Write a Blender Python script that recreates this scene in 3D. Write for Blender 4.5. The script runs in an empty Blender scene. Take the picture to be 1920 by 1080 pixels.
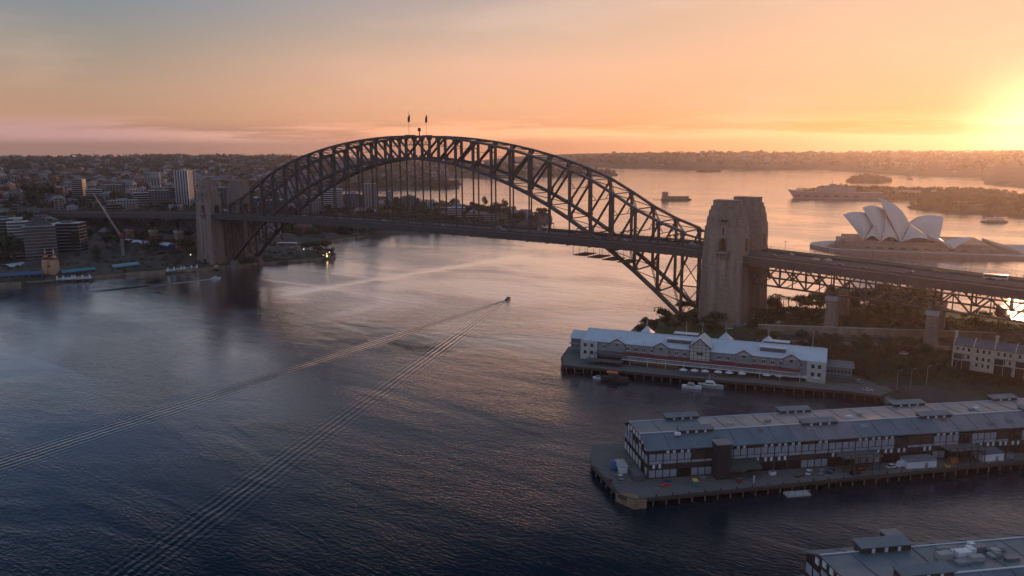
import bpy, math, random
import numpy as np
from mathutils import Vector, Matrix, noise as mnoise
random.seed(7)
rng = np.random.default_rng(11)
sc = bpy.context.scene
C = sc.collection
R = math.radians

# ------------------------------------------------------------------ camera
CP = np.array([459.109, -509.782, 123.967]); YAW, PIT, ROL, FPX = -0.615566, -0.178697, -0.005348, 1455.39
_f = np.array([math.sin(YAW)*math.cos(PIT), math.cos(YAW)*math.cos(PIT), math.sin(PIT)])
_r = np.array([math.cos(YAW), -math.sin(YAW), 0.0]); _u = np.cross(_r, _f)
_r, _u = math.cos(ROL)*_r+math.sin(ROL)*_u, -math.sin(ROL)*_r+math.cos(ROL)*_u
cam_d = bpy.data.cameras.new("camera"); cam = bpy.data.objects.new("camera", cam_d); C.objects.link(cam)
cam.matrix_world = Matrix(((_r[0], _u[0], -_f[0], CP[0]), (_r[1], _u[1], -_f[1], CP[1]), (_r[2], _u[2], -_f[2], CP[2]), (0, 0, 0, 1)))
cam_d.sensor_width = 36; cam_d.lens = FPX/1920*36; cam_d.clip_start = 1; cam_d.clip_end = 40000
sc.camera = cam

def at(px, py, z=0.0):
    """point of the horizontal plane z seen at a photograph pixel"""
    d = _f*FPX + _r*(px-960) - _u*(py-540)
    t = (z-CP[2])/d[2]
    q = CP+d*t
    return float(q[0]), float(q[1])

# ------------------------------------------------------------------ light
SUN_PX = (1931, 234)
sd = _f*FPX + _r*(SUN_PX[0]-960) - _u*(SUN_PX[1]-540); sd /= np.linalg.norm(sd)
SUN_EL, SUN_AZ = math.asin(sd[2]), math.atan2(sd[0], sd[1])
sun_d = bpy.data.lights.new("sun", 'SUN'); sun_d.energy = 2.2; sun_d.angle = R(0.6); sun_d.color = (1.0, 0.50, 0.22)
sun = bpy.data.objects.new("sun", sun_d); C.objects.link(sun)
sun.rotation_euler = Vector((-sd[0], -sd[1], -sd[2])).to_track_quat('-Z', 'Y').to_euler()

W = bpy.data.worlds.new("World"); sc.world = W; W.use_nodes = True
wn, wl = W.node_tree.nodes, W.node_tree.links
wn.clear()
def N(t, **k):
    n = wn.new(t)
    for a, b in k.items(): setattr(n, a, b)
    return n
def wmath(op, a, b=None, c=None, clamp=False):
    n = N('ShaderNodeMath', operation=op, use_clamp=clamp)
    for i, v in enumerate((a, b, c)):
        if v is None: continue
        if isinstance(v, (int, float)): n.inputs[i].default_value = v
        else: wl.new(v, n.inputs[i])
    return n.outputs[0]
tc = N('ShaderNodeTexCoord'); sep = N('ShaderNodeSeparateXYZ'); wl.new(tc.outputs['Generated'], sep.inputs[0])
X, Y, Z = sep.outputs
hl = wmath('SQRT', wmath('ADD', wmath('ADD', wmath('MULTIPLY', X, X), wmath('MULTIPLY', Y, Y)), 1e-6))
sxy = math.hypot(sd[0], sd[1])
cosaz = wmath('DIVIDE', wmath('ADD', wmath('MULTIPLY', X, sd[0]/sxy), wmath('MULTIPLY', Y, sd[1]/sxy)), hl)
elr = wmath('POWER', wmath('MAXIMUM', Z, 0.0), 0.5)          # sqrt spreads the low sky over the ramp
def ramp(stops):
    n = N('ShaderNodeValToRGB'); r = n.color_ramp; r.interpolation = 'LINEAR'
    while len(r.elements) > 1: r.elements.remove(r.elements[0])
    for i, (e, c) in enumerate(stops):
        q = r.elements[0] if i == 0 else r.elements.new(math.sqrt(e))
        if i == 0: q.position = math.sqrt(e)
        q.color = (c[0]*.5, c[1]*.5, c[2]*.5, 1)
    wl.new(elr, n.inputs[0]); return n.outputs[0]
L_ = ramp([(0, (.44, .24, .19)), (.02, (.42, .235, .19)), (.034, (.55, .31, .20)), (.07, (.50, .33, .23)), (.12, (.34, .30, .26)), (.165, (.235, .275, .315)), (.26, (.115, .18, .28)), (.38, (.055, .125, .235)), (.6, (.045, .115, .22)), (1, (.17, .24, .38))])
M_ = ramp([(0, (.86, .36, .19)), (.025, (.90, .40, .21)), (.05, (.97, .50, .29)), (.10, (.92, .53, .36)), (.14, (.66, .46, .35)), (.19, (.50, .40, .37)), (.28, (.45, .43, .46)), (.38, (.28, .31, .39)), (.6, (.10, .17, .30)), (1, (.18, .25, .39))])
R_ = ramp([(0, (.95, .38, .12)), (.025, (1.0, .44, .14)), (.05, (1.0, .49, .24)), (.10, (.95, .53, .32)), (.19, (.80, .52, .37)), (.32, (.52, .47, .47)), (.5, (.23, .28, .38)), (1, (.19, .27, .42))])
B_ = ramp([(0, (.24, .22, .28)), (.08, (.28, .27, .36)), (.2, (.26, .30, .42)), (.35, (.22, .29, .43)), (1, (.18, .26, .42))])
def mrange(v, a, b):
    n = N('ShaderNodeMapRange', interpolation_type='SMOOTHSTEP'); wl.new(v, n.inputs[0])
    n.inputs[1].default_value = a; n.inputs[2].default_value = b; return n.outputs[0]
def wmix(fac, a, b, bt='MIX'):
    n = N('ShaderNodeMix', data_type='RGBA', blend_type=bt)
    if isinstance(fac, float): n.inputs[0].default_value = fac
    else: wl.new(fac, n.inputs[0])
    for k, v in ((6, a), (7, b)):
        if isinstance(v, tuple): n.inputs[k].default_value = (*v, 1)
        else: wl.new(v, n.inputs[k])
    return n.outputs[2]
col = wmix(mrange(cosaz, -.5, .40), B_, L_)
col = wmix(mrange(cosaz, .46, .90), col, M_)
col = wmix(mrange(cosaz, .80, 1.0), col, R_)
# low cloud banks
cmap = N('ShaderNodeMapping'); cmap.inputs['Scale'].default_value = (3.2, 3.2, 52); wl.new(tc.outputs['Generated'], cmap.inputs[0])
cn = N('ShaderNodeTexNoise'); cn.inputs['Scale'].default_value = 1.0; cn.inputs['Detail'].default_value = 7; cn.inputs['Roughness'].default_value = .6
wl.new(cmap.outputs[0], cn.inputs['Vector'])
band = wmath('MULTIPLY', mrange(Z, .004, .016), wmath('SUBTRACT', 1.0, mrange(Z, .020, .044)))
cmask = wmath('MULTIPLY', mrange(cn.outputs[0], .42, .56), band)
col = wmix(wmath('MULTIPLY', cmask, .75), col, wmix(mrange(cosaz, .4, 1.0), (.34, .20, .19), (.80, .36, .16)))
# high thin veils
cmap2 = N('ShaderNodeMapping'); cmap2.inputs['Scale'].default_value = (2, 2, 11); wl.new(tc.outputs['Generated'], cmap2.inputs[0])
cn2 = N('ShaderNodeTexNoise'); cn2.inputs['Scale'].default_value = 1.3; cn2.inputs['Detail'].default_value = 6; wl.new(cmap2.outputs[0], cn2.inputs['Vector'])
col = wmix(wmath('MULTIPLY', mrange(cn2.outputs[0], .5, .75), .10), col, (.8, .55, .45))
# glow round the sun
dt = N('ShaderNodeVectorMath', operation='DOT_PRODUCT'); wl.new(tc.outputs['Generated'], dt.inputs[0]); dt.inputs[1].default_value = tuple(sd)
dd = wmath('MAXIMUM', dt.outputs['Value'], 0.0)
g1 = wmath('MULTIPLY', wmath('POWER', dd, 900.0), .6)
g2 = wmath('MULTIPLY', wmath('POWER', dd, 40.0), .04)
g3 = wmath('MULTIPLY', wmath('POWER', dd, 12.0), .03)
glow = wmath('ADD', wmath('ADD', g1, g2), g3)
gcol = N('ShaderNodeVectorMath', operation='SCALE'); gcol.inputs[0].default_value = (1.0, .62, .30); wl.new(glow, gcol.inputs['Scale'])
add = N('ShaderNodeVectorMath', operation='ADD'); wl.new(col, add.inputs[0]); wl.new(gcol.outputs[0], add.inputs[1])
bg = N('ShaderNodeBackground'); bg.inputs['Strength'].default_value = 2.0; wl.new(add.outputs[0], bg.inputs['Color'])
# a little physical sky on top
sky = N('ShaderNodeTexSky', sky_type='NISHITA', sun_disc=False, sun_elevation=SUN_EL, sun_rotation=SUN_AZ, air_density=1.4, dust_density=2.0)
bg2 = N('ShaderNodeBackground'); bg2.inputs['Strength'].default_value = 0.008; wl.new(sky.outputs[0], bg2.inputs['Color'])
ash = N('ShaderNodeAddShader'); wl.new(bg.outputs[0], ash.inputs[0]); wl.new(bg2.outputs[0], ash.inputs[1])
out = N('ShaderNodeOutputWorld'); wl.new(ash.outputs[0], out.inputs['Surface'])

sc.view_settings.view_transform = 'Standard'; sc.view_settings.look = 'None'; sc.view_settings.gamma = 1
sc.view_settings.exposure = 0.0
cy = sc.cycles
cy.use_denoising = True
cy.max_bounces = 5; cy.diffuse_bounces = 2; cy.glossy_bounces = 3; cy.volume_bounces = 0; cy.transparent_max_bounces = 6
cy.sample_clamp_indirect = 4

# ------------------------------------------------------------------ materials
MATS = {}
def mat(name, color, rough=.8, var=.25, scale=.5, metal=0.0, spec=.5, color2=None, emit=0, bump=0, stretch=None):
    if name in MATS: return MATS[name]
    m = bpy.data.materials.new(name); m.use_nodes = True
    nt = m.node_tree; b = nt.nodes['Principled BSDF']
    tx = nt.nodes.new('ShaderNodeTexCoord'); mp = nt.nodes.new('ShaderNodeMapping'); nt.links.new(tx.outputs['Object'], mp.inputs[0])
    if stretch: mp.inputs['Scale'].default_value = stretch
    n = nt.nodes.new('ShaderNodeTexNoise'); n.inputs['Scale'].default_value = scale; n.inputs['Detail'].default_value = 6; n.inputs['Roughness'].default_value = .65
    nt.links.new(mp.outputs[0], n.inputs['Vector'])
    r = nt.nodes.new('ShaderNodeValToRGB'); r.color_ramp.elements[0].position = .32; r.color_ramp.elements[1].position = .70
    c2 = color2 or tuple(min(1, c*(1+var)) for c in color)
    c1 = color if color2 else tuple(c*(1-var) for c in color)
    r.color_ramp.elements[0].color = (*c1, 1); r.color_ramp.elements[1].color = (*c2, 1)
    nt.links.new(n.outputs[0], r.inputs[0]); nt.links.new(r.outputs[0], b.inputs['Base Color'])
    b.inputs['Roughness'].default_value = rough; b.inputs['Metallic'].default_value = metal; b.inputs['Specular IOR Level'].default_value = spec
    if emit:
        nt.links.new(r.outputs[0], b.inputs['Emission Color']); b.inputs['Emission Strength'].default_value = emit
    if bump:
        bp = nt.nodes.new('ShaderNodeBump'); bp.inputs['Strength'].default_value = bump; bp.inputs['Distance'].default_value = .5
        nt.links.new(n.outputs[0], bp.inputs['Height']); nt.links.new(bp.outputs[0], b.inputs['Normal'])
    MATS[name] = m; return m
def coursed(name, color, cw=2.0, ch=.6, var=.2):
    """ashlar: brick texture over weathering noise"""
    if name in MATS: return MATS[name]
    m = mat(name, color, .85, var*1.25, .22, stretch=(1, 1, .14)); nt = m.node_tree; b = nt.nodes['Principled BSDF']
    src = b.inputs['Base Color'].links[0].from_socket
    tx = nt.nodes['Texture Coordinate']; sp = nt.nodes.new('ShaderNodeSeparateXYZ'); nt.links.new(tx.outputs['Object'], sp.inputs[0])
    ad = nt.nodes.new('ShaderNodeMath'); ad.operation = 'ADD'; nt.links.new(sp.outputs[0], ad.inputs[0]); nt.links.new(sp.outputs[1], ad.inputs[1])
    cb = nt.nodes.new('ShaderNodeCombineXYZ'); nt.links.new(ad.outputs[0], cb.inputs[0]); nt.links.new(sp.outputs[2], cb.inputs[1])
    br = nt.nodes.new('ShaderNodeTexBrick'); br.inputs['Scale'].default_value = 1; br.inputs['Brick Width'].default_value = cw; br.inputs['Row Height'].default_value = ch
    br.inputs['Mortar Size'].default_value = .05; br.inputs['Color1'].default_value = (1, 1, 1, 1); br.inputs['Color2'].default_value = (.8, .78, .76, 1); br.inputs['Mortar'].default_value = (.55, .53, .5, 1)
    nt.links.new(cb.outputs[0], br.inputs['Vector'])
    mx = nt.nodes.new('ShaderNodeMix'); mx.data_type = 'RGBA'; mx.blend_type = 'MULTIPLY'; mx.inputs[0].default_value = 1
    nt.links.new(src, mx.inputs[6]); nt.links.new(br.outputs[0], mx.inputs[7]); nt.links.new(mx.outputs[2], b.inputs['Base Color'])
    return m
STEEL = mat('grey painted steel', (.062, .055, .055), .55, .3, .3)
STEEL2 = mat('rivetted bracing steel', (.075, .066, .064), .6, .3, .5)
ROAD = mat('asphalt', (.055, .052, .052), .9, .25, .2)
WALK = mat('concrete walkway', (.16, .15, .145), .85, .2, .3)
PAINT = mat('road paint', (.6, .6, .58), .8, .1)
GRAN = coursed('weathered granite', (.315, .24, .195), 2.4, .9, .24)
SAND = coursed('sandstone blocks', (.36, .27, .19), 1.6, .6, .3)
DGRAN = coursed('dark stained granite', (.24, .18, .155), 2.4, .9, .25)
DARK = mat('dark opening', (.012, .011, .012), .6, .2)
GLASS = mat('dark window glass', (.02, .025, .03), .12, .2, spec=.8)
TIMB = mat('tarred timber', (.055, .045, .04), .85, .35, 1.0)
PILE = mat('weathered pile timber', (.15, .13, .11), .9, .35, .8)
DECKM = mat('wharf planks', (.13, .12, .115), .85, .3, .5, stretch=(.3, 3, 1))
ROOFB = mat('pale blue grey roof sheet', (.52, .58, .62), .38, .12, .12, stretch=(1, 1, 1))
ROOFT = mat('blue green roof sheet', (.10, .145, .17), .45, .22, .15)
ROOFT2 = mat('grey violet roof sheet', (.17, .165, .185), .45, .22, .15)
CREAM = mat('cream weatherboard', (.50, .48, .45), .7, .12, .4)
PALEP = mat('pale grey panel', (.33, .34, .38), .65, .12, .4)
WALLB = mat('brown board wall', (.055, .04, .035), .8, .3, .6)
GREYW = mat('grey board wall', (.25, .26, .27), .75, .18, .4)
RED = mat('dark red paint', (.16, .035, .035), .6, .2)
WHITE = mat('white paint', (.72, .72, .72), .5, .08)
ORANGE = mat('orange plastic', (.65, .16, .03), .5, .15)
YEL = mat('yellow paint', (.6, .38, .05), .5, .15)
BLUE = mat('blue paint', (.03, .09, .25), .5, .15)
TEAL = mat('teal paint', (.04, .20, .24), .5, .15)
BRICK = coursed('brown brick', (.22, .10, .07), .6, .25, .3)
TILE = mat('terracotta roof tile', (.14, .06, .042), .75, .35, .6)
SLATE = mat('slate roof', (.10, .095, .11), .6, .25, .5)
GRASS = mat('lawn', (.05, .065, .018), .95, .4, .08)
SOIL = mat('scrub covered ground', (.045, .042, .025), .95, .5, .05)
ROCK = mat('rough sandstone cliff', (.17, .12, .085), .95, .4, .25, bump=.6)
LEAF = [mat('leaf green %d' % i, c, .85, .45, .35) for i, c in enumerate(((.035, .048, .018), (.045, .05, .022), (.028, .042, .02), (.06, .055, .02)))]
LEAFS = ['deep', 'olive', 'blackish', 'yellowish']
TRUNK = mat('bark', (.09, .065, .05), .9, .3)
SHELL = mat('glazed cream tile shell', (.62, .56, .50), .30, .06, .3)
PINK = mat('pink granite podium', (.30, .20, .16), .8, .15, .2)
LAMP = mat('lit lamp', (1.0, .62, .22), .5, .05, emit=3)
LAMPW = mat('lit white lamp', (1.0, .85, .6), .5, .05, emit=2)
SHIP = mat('warship grey', (.22, .23, .24), .6, .12, .1)
CONC = mat('pale concrete', (.40, .38, .36), .8, .15, .15)

# ------------------------------------------------------------------ mesh building
class MB:
    def __init__(s): s.v = []; s.f = []; s.m = []; s.mats = []
    def mi(s, m):
        if m not in s.mats: s.mats.append(m)
        return s.mats.index(m)
    def poly(s, pts, m):
        i = len(s.v); s.v.extend([tuple(map(float, p)) for p in pts]); s.f.append(tuple(range(i, i+len(pts)))); s.m.append(s.mi(m))
    def hexa(s, p, m):
        i = len(s.v); s.v.extend([tuple(map(float, q)) for q in p]); k = s.mi(m)
        for a in ((3, 2, 1, 0), (4, 5, 6, 7), (0, 1, 5, 4), (1, 2, 6, 5), (2, 3, 7, 6), (3, 0, 4, 7)):
            s.f.append(tuple(i+q for q in a)); s.m.append(k)
    def box(s, x0, y0, z0, x1, y1, z1, m, T=None):
        p = [(x0, y0, z0), (x1, y0, z0), (x1, y1, z0), (x0, y1, z0), (x0, y0, z1), (x1, y0, z1), (x1, y1, z1), (x0, y1, z1)]
        if T: p = [T(*q) for q in p]
        s.hexa(p, m); return s
    def frus(s, a, b, m, T=None):
        (x0, y0, x1, y1, z0), (u0, v0, u1, v1, z1) = a, b
        p = [(x0, y0, z0), (x1, y0, z0), (x1, y1, z0), (x0, y1, z0), (u0, v0, z1), (u1, v0, z1), (u1, v1, z1), (u0, v1, z1)]
        if T: p = [T(*q) for q in p]
        s.hexa(p, m); return s
    def beam(s, p, q, w, h, m, side=None):
        p, q = Vector(p), Vector(q); d = (q-p)
        if d.length < 1e-6: return s
        d.normalize()
        a = Vector(side) if side else (Vector((0, 0, 1)).cross(d) if abs(d.z) < .99 else Vector((1, 0, 0)))
        a = (a-d*a.dot(d)).normalized(); b = d.cross(a)
        a *= w/2; b *= h/2
        s.hexa([p-a-b, p+a-b, p+a+b, p-a+b, q-a-b, q+a-b, q+a+b, q-a+b], m); return s
    def cyl(s, x, y, z0, z1, r, m, n=10, r2=None):
        r2 = r if r2 is None else r2; i = len(s.v); k = s.mi(m)
        for z, rr in ((z0, r), (z1, r2)):
            for j in range(n): s.v.append((x+rr*math.cos(2*math.pi*j/n), y+rr*math.sin(2*math.pi*j/n), z))
        for j in range(n): s.f.append((i+j, i+(j+1) % n, i+n+(j+1) % n, i+n+j)); s.m.append(k)
        s.f.append(tuple(i+n+j for j in range(n))); s.m.append(k); s.f.append(tuple(i+n-1-j for j in range(n))); s.m.append(k); return s
    def prism(s, pts, z0, z1, m, mtop=None):
        n = len(pts)
        ar = sum(pts[i][0]*pts[(i+1) % n][1]-pts[(i+1) % n][0]*pts[i][1] for i in range(n))
        if ar < 0: pts = pts[::-1]
        for j in range(n):
            a, b = pts[j], pts[(j+1) % n]; s.poly([(*a, z0), (*b, z0), (*b, z1), (*a, z1)], m)
        s.poly([(*p, z1) for p in pts], mtop or m); s.poly([(*p, z0) for p in pts[::-1]], m); return s
    def obj(s, name, parent=None, smooth=False):
        me = bpy.data.meshes.new(name); me.from_pydata(s.v, [], s.f)
        for m in s.mats: me.materials.append(m)
        me.polygons.foreach_set('material_index', s.m)
        if smooth: me.polygons.foreach_set('use_smooth', [True]*len(s.f))
        me.update()
        o = bpy.data.objects.new(name, me); C.objects.link(o)
        if parent: o.parent = parent
        return o
def tag(o, label, cat, group=None):
    o['label'] = label; o['category'] = cat
    if group: o['group'] = group
    return o
def thing(name, label, cat, loc=(0, 0, 0), rz=0, group=None):
    o = bpy.data.objects.new(name, None); C.objects.link(o); o.location = loc; o.rotation_euler = (0, 0, rz); o.empty_display_size = .1
    return tag(o, label, cat, group)
def struct(o, kind='structure'): o['kind'] = kind; return o
def kids(o): return [c for c in o.children]
def dup(o, loc, rz=0, label=None, group=None, scale=None):
    r = o.copy(); C.objects.link(r); r.location = loc; r.rotation_euler = (0, 0, rz)
    if scale is not None: r.scale = scale if isinstance(scale, tuple) else (scale,)*3
    if label: r['label'] = label
    if group: r['group'] = group
    for c in kids(o):
        d = c.copy(); C.objects.link(d); d.parent = r
        for e in kids(c):
            g = e.copy(); C.objects.link(g); g.parent = d
    return r
def frame(ox, oy, ang):
    ca, sa = math.cos(ang), math.sin(ang)
    return lambda x, y, z: (ox+x*ca-y*sa, oy+x*sa+y*ca, z)
def nz(x, y, s, seed=0): return mnoise.noise(Vector((x/s, y/s, seed*7.3)))
def fbm(x, y, s, seed=0): return nz(x, y, s, seed)+.5*nz(x, y, s/2.1, seed+1)+.25*nz(x, y, s/4.3, seed+2)

# ------------------------------------------------------------------ land shapes
def pdist(P, poly):
    """signed distance of points (n,2) to a polygon, positive inside"""
    A = np.array(poly, float); B = np.roll(A, -1, 0); best = np.full(len(P), 1e18); ins = np.zeros(len(P), bool)
    for a, b in zip(A, B):
        ab = b-a; ap = P-a; t = np.clip((ap@ab)/(ab@ab), 0, 1); d = ap-t[:, None]*ab
        best = np.minimum(best, (d**2).sum(1))
        c = (a[1] > P[:, 1]) != (b[1] > P[:, 1])
        with np.errstate(divide='ignore', invalid='ignore'):
            xi = (b[0]-a[0])*(P[:, 1]-a[1])/(b[1]-a[1])+a[0]
        ins ^= c & (P[:, 0] < xi)
    return np.where(ins, 1, -1)*np.sqrt(best)
POLY_N = [(-900, -1300), (-520, -560), (-400, -330), (-338, -205), (-325, -183), (-305, -133), (-295, -96), (-266, -55), (-248, 11), (-228, 51), (-214, 90), (-234, 110), (-264, 113), (-270, 92), (-329, 118),
          (-338, 178), (-341, 258), (-341, 323), (-292, 399), (-249, 493), (-234, 587), (-301, 690), (-400, 700), (-560, 770), (-760, 830), (-960, 840), (-1271, 985), (-1330, 1080), (-1181, 1240),
          (-1078, 1380), (-1154, 1475), (-1254, 1611), (-1437, 1758), (-1803, 1854), (-1594, 2160), (-1423, 2316), (-1218, 2420), (-1156, 2596), (-1428, 3060), (-2200, 3350), (-3500, 4300), (-6200, 5600), (-7200, 1000), (-5500, -2600)]
POLY_S = [(232, 14), (226, -30), (238, -80), (300, -74), (350, -66), (385, -86), (397, -106), (412, -122), (440, -130), (470, -146), (560, -230), (640, -330), (900, -330), (900, 260), (620, 190), (500, 152), (445, 131), (416, 135), (397, 150),
          (388, 178), (385, 225), (372, 240), (352, 170), (324, 101), (281, 85), (250, 52)]
def hN(P):
    d = np.maximum(pdist(P, POLY_N), 0)
    h = 3 + 50*(1-np.exp(-np.maximum(d-25, 0)/420)) + 36*(1-np.exp(-np.maximum(0, d-700)/1300))
    n = np.array([fbm(x, y, 900, 3) for x, y in P])
    return h + n*np.minimum(d/60, 18)
def hS(P):
    d = np.maximum(pdist(P, POLY_S), 0); s = (P[:, 0]-322)*(-.42)+(P[:, 1]+48)*.906
    base = np.interp(s, [-66, -52, -22, -6, 12, 14, 40, 75, 150], [3, 5, 8, 9.5, 9.5, 14.5, 15.5, 13, 10])
    low = 3 + np.maximum(P[:, 0]-229, 0)*.105
    e = 2.7 + d*np.where(P[:, 1] > 45, .13, .42)
    return np.minimum(np.minimum(base, np.maximum(low, 3)), e)
def inside(poly, x, y):
    best = 1e18; ins = False; ax, ay = poly[-1]
    for bx, by in poly:
        ux, uy = bx-ax, by-ay; px, py = x-ax, y-ay; t = (px*ux+py*uy)/(ux*ux+uy*uy); t = 0 if t < 0 else (1 if t > 1 else t)
        dx, dy = px-t*ux, py-t*uy; q = dx*dx+dy*dy
        if q < best: best = q
        if (ay > y) != (by > y) and x < ux*(y-ay)/uy+ax: ins = not ins
        ax, ay = bx, by
    return math.sqrt(best)*(1 if ins else -1)
def hN1(x, y):
    d = max(inside(POLY_N, x, y), 0)
    return 3 + 50*(1-math.exp(-max(d-25, 0)/420)) + 36*(1-math.exp(-max(0, d-700)/1300)) + fbm(x, y, 900, 3)*min(d/60, 18)
def hS1(x, y): return float(hS(np.array([[x, y]]))[0])

def polar_land(name, poly, hf, r0, r1, a0, a1, nr, na, m, rough=0, kind='structure', mask=None, seed=0, skirt=-4.0):
    """heightfield over the polygon on a grid that is finer near the photographer's side"""
    rr = np.geomspace(r0, r1, nr); aa = np.linspace(R(a0), R(a1), na)
    Pr, Pa = np.meshgrid(rr, aa, indexing='ij'); P = np.stack([CP[0]+Pr*np.sin(Pa), CP[1]+Pr*np.cos(Pa)], -1).reshape(-1, 2)
    d = pdist(P, poly); z = hf(P)
    if rough:
        z = z + np.array([max(0, .55+1.3*nz(x, y, 26, seed)+.9*nz(x, y, 11, seed+3)) for x, y in P])*rough
    z = np.where(d > 0, z, skirt)
    keep = d > -(r1-r0)/nr*3
    vals = None
    if mask is not None: vals = np.array([mask(x, y) for x, y in P]); keep &= vals > 0
    idx = -np.ones(len(P), int); v = []; f = []
    K = keep.reshape(nr, na); D = (d > 0).reshape(nr, na)
    for i in range(nr-1):
        for j in range(na-1):
            q = ((i, j), (i, j+1), (i+1, j+1), (i+1, j))
            if not all(K[a] for a in q) or not any(D[a] for a in q): continue
            t = []
            for a in q:
                k = a[0]*na+a[1]
                if idx[k] < 0: idx[k] = len(v); v.append((P[k, 0], P[k, 1], z[k]))
                t.append(int(idx[k]))
            f.append(t[::-1])
    me = bpy.data.meshes.new(name); me.from_pydata(v, [], f); me.materials.append(m)
    me.polygons.foreach_set('use_smooth', [True]*len(f))
    o = bpy.data.objects.new(name, me); C.objects.link(o); o['kind'] = kind; return o

# far wooded slopes
SLOPE = mat('far wooded slope', (.035, .036, .025), .95, .5, .02, color2=(.12, .095, .075))
polar_land('hills', POLY_N, hN, 700, 7200, -84, -14, 300, 340, SLOPE, rough=3)
POLY_F = [(-3600, 4900), (-2300, 4100), (-1716, 3760), (-1252, 3690), (-631, 3958), (-383, 3553), (-114, 3190), (194, 3012), (247, 2430), (364, 2224), (800, 2150), (3000, 2600), (3500, 6800), (-6000, 7300)]
def hF(P):
    d = np.maximum(pdist(P, POLY_F), 0)
    return 2 + 74*(1-np.exp(-d/420)) + np.array([fbm(x, y, 1500, 9) for x, y in P])*np.minimum(d/80, 8)
polar_land('hills', POLY_F, hF, 2500, 7400, -56, 12, 150, 420, SLOPE, rough=4)
def small_land(name, poly, H, L, m, n=60, mm=1.5, rough=0, seed=1):
    A = np.array(poly, float); c = A.mean(0); rad = np.linalg.norm(A-CP[:2], axis=1); az = np.degrees(np.arctan2(A[:, 0]-CP[0], A[:, 1]-CP[1]))
    def hf(P):
        d = np.maximum(pdist(P, poly), 0); return mm + H*(1-np.exp(-d/L))
    o = polar_land(name, poly, hf, rad.min()*.985, rad.max()*1.015, az.min()-.3, az.max()+.3, n, n*2, m, rough=rough, seed=seed); return o, hf
GARDEN = [(-140, 1640), (-20, 1545), (94, 1503), (209, 1560), (330, 1600), (420, 1720), (300, 1800), (120, 1760), (-60, 1790)]
BOTANIC = [(200, 1255), (228, 1200), (307, 1128), (420, 1140), (700, 1130), (900, 1500), (600, 1560), (340, 1480), (215, 1330)]
EASTCOVE = [(421, 600), (436, 575), (520, 556), (700, 540), (800, 760), (560, 760), (430, 700)]
CLARK = [(-180, 2450), (-60, 2440), (-40, 2540), (-170, 2560)]
SHARK = [(-1060, 3240), (-945, 3265), (-960, 3330), (-1060, 3310)]
lands = [small_land('garden_terrain', GARDEN, 12, 25, SOIL), small_land('headland_terrain', BOTANIC, 12, 30, SOIL), small_land('cove_terrain', EASTCOVE, 8, 20, SOIL),
         small_land('island_terrain', CLARK, 18, 30, SOIL, 24, rough=6), small_land('island_terrain', SHARK, 10, 30, SOIL, 16, rough=6)]
# south foreshore
b = MB()
b.prism(POLY_S, -6, 2.4, SAND, WALK); struct(b.obj('seawall'))
def terrain_s():
    xs = np.arange(222, 640, 3.0); ys = np.arange(-240, 260, 3.0)
    P = np.stack(np.meshgrid(xs, ys, indexing='ij'), -1).reshape(-1, 2); d = pdist(P, POLY_S); z = hS(P)
    s = (P[:, 0]-322)*(-.42)+(P[:, 1]+48)*.906
    cl = (s < -8) & (s > -62) & (P[:, 0] > 300)
    z = z + np.array([fbm(x, y, 9, 5)*(1.6 if c else .15) for (x, y), c in zip(P, cl)])
    z = np.maximum(z, 2.45)
    m = MB(); nx, ny = len(xs), len(ys); ok = (d > 1.5).reshape(nx, ny); Zr = z.reshape(nx, ny); S = s.reshape(nx, ny)
    m.v = [(float(p[0]), float(p[1]), float(q)) for p, q in zip(P, z)]
    ks = [m.mi(q) for q in (SOIL, GRASS, ROCK, ROAD)]
    for i in range(nx-1):
        for j in range(ny-1):
            if not (ok[i, j] and ok[i+1, j] and ok[i, j+1] and ok[i+1, j+1]): continue
            q = [i*ny+j, (i+1)*ny+j, (i+1)*ny+j+1, i*ny+j+1]; zz = [Zr[i, j], Zr[i+1, j], Zr[i+1, j+1], Zr[i, j+1]]; sl = max(zz)-min(zz)
            x, y = xs[i], ys[j]; ss = S[i, j]
            k = 0
            if sl > 2.0: k = 2
            elif ss > 14 and fbm(x, y, 60, 8) > -.05: k = 1
            elif x < 300 and ss > -30: k = 1
            m.f.append(tuple(q)); m.m.append(ks[k])
    return struct(m.obj('foreshore_terrain', smooth=True))
terrain_s()

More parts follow.
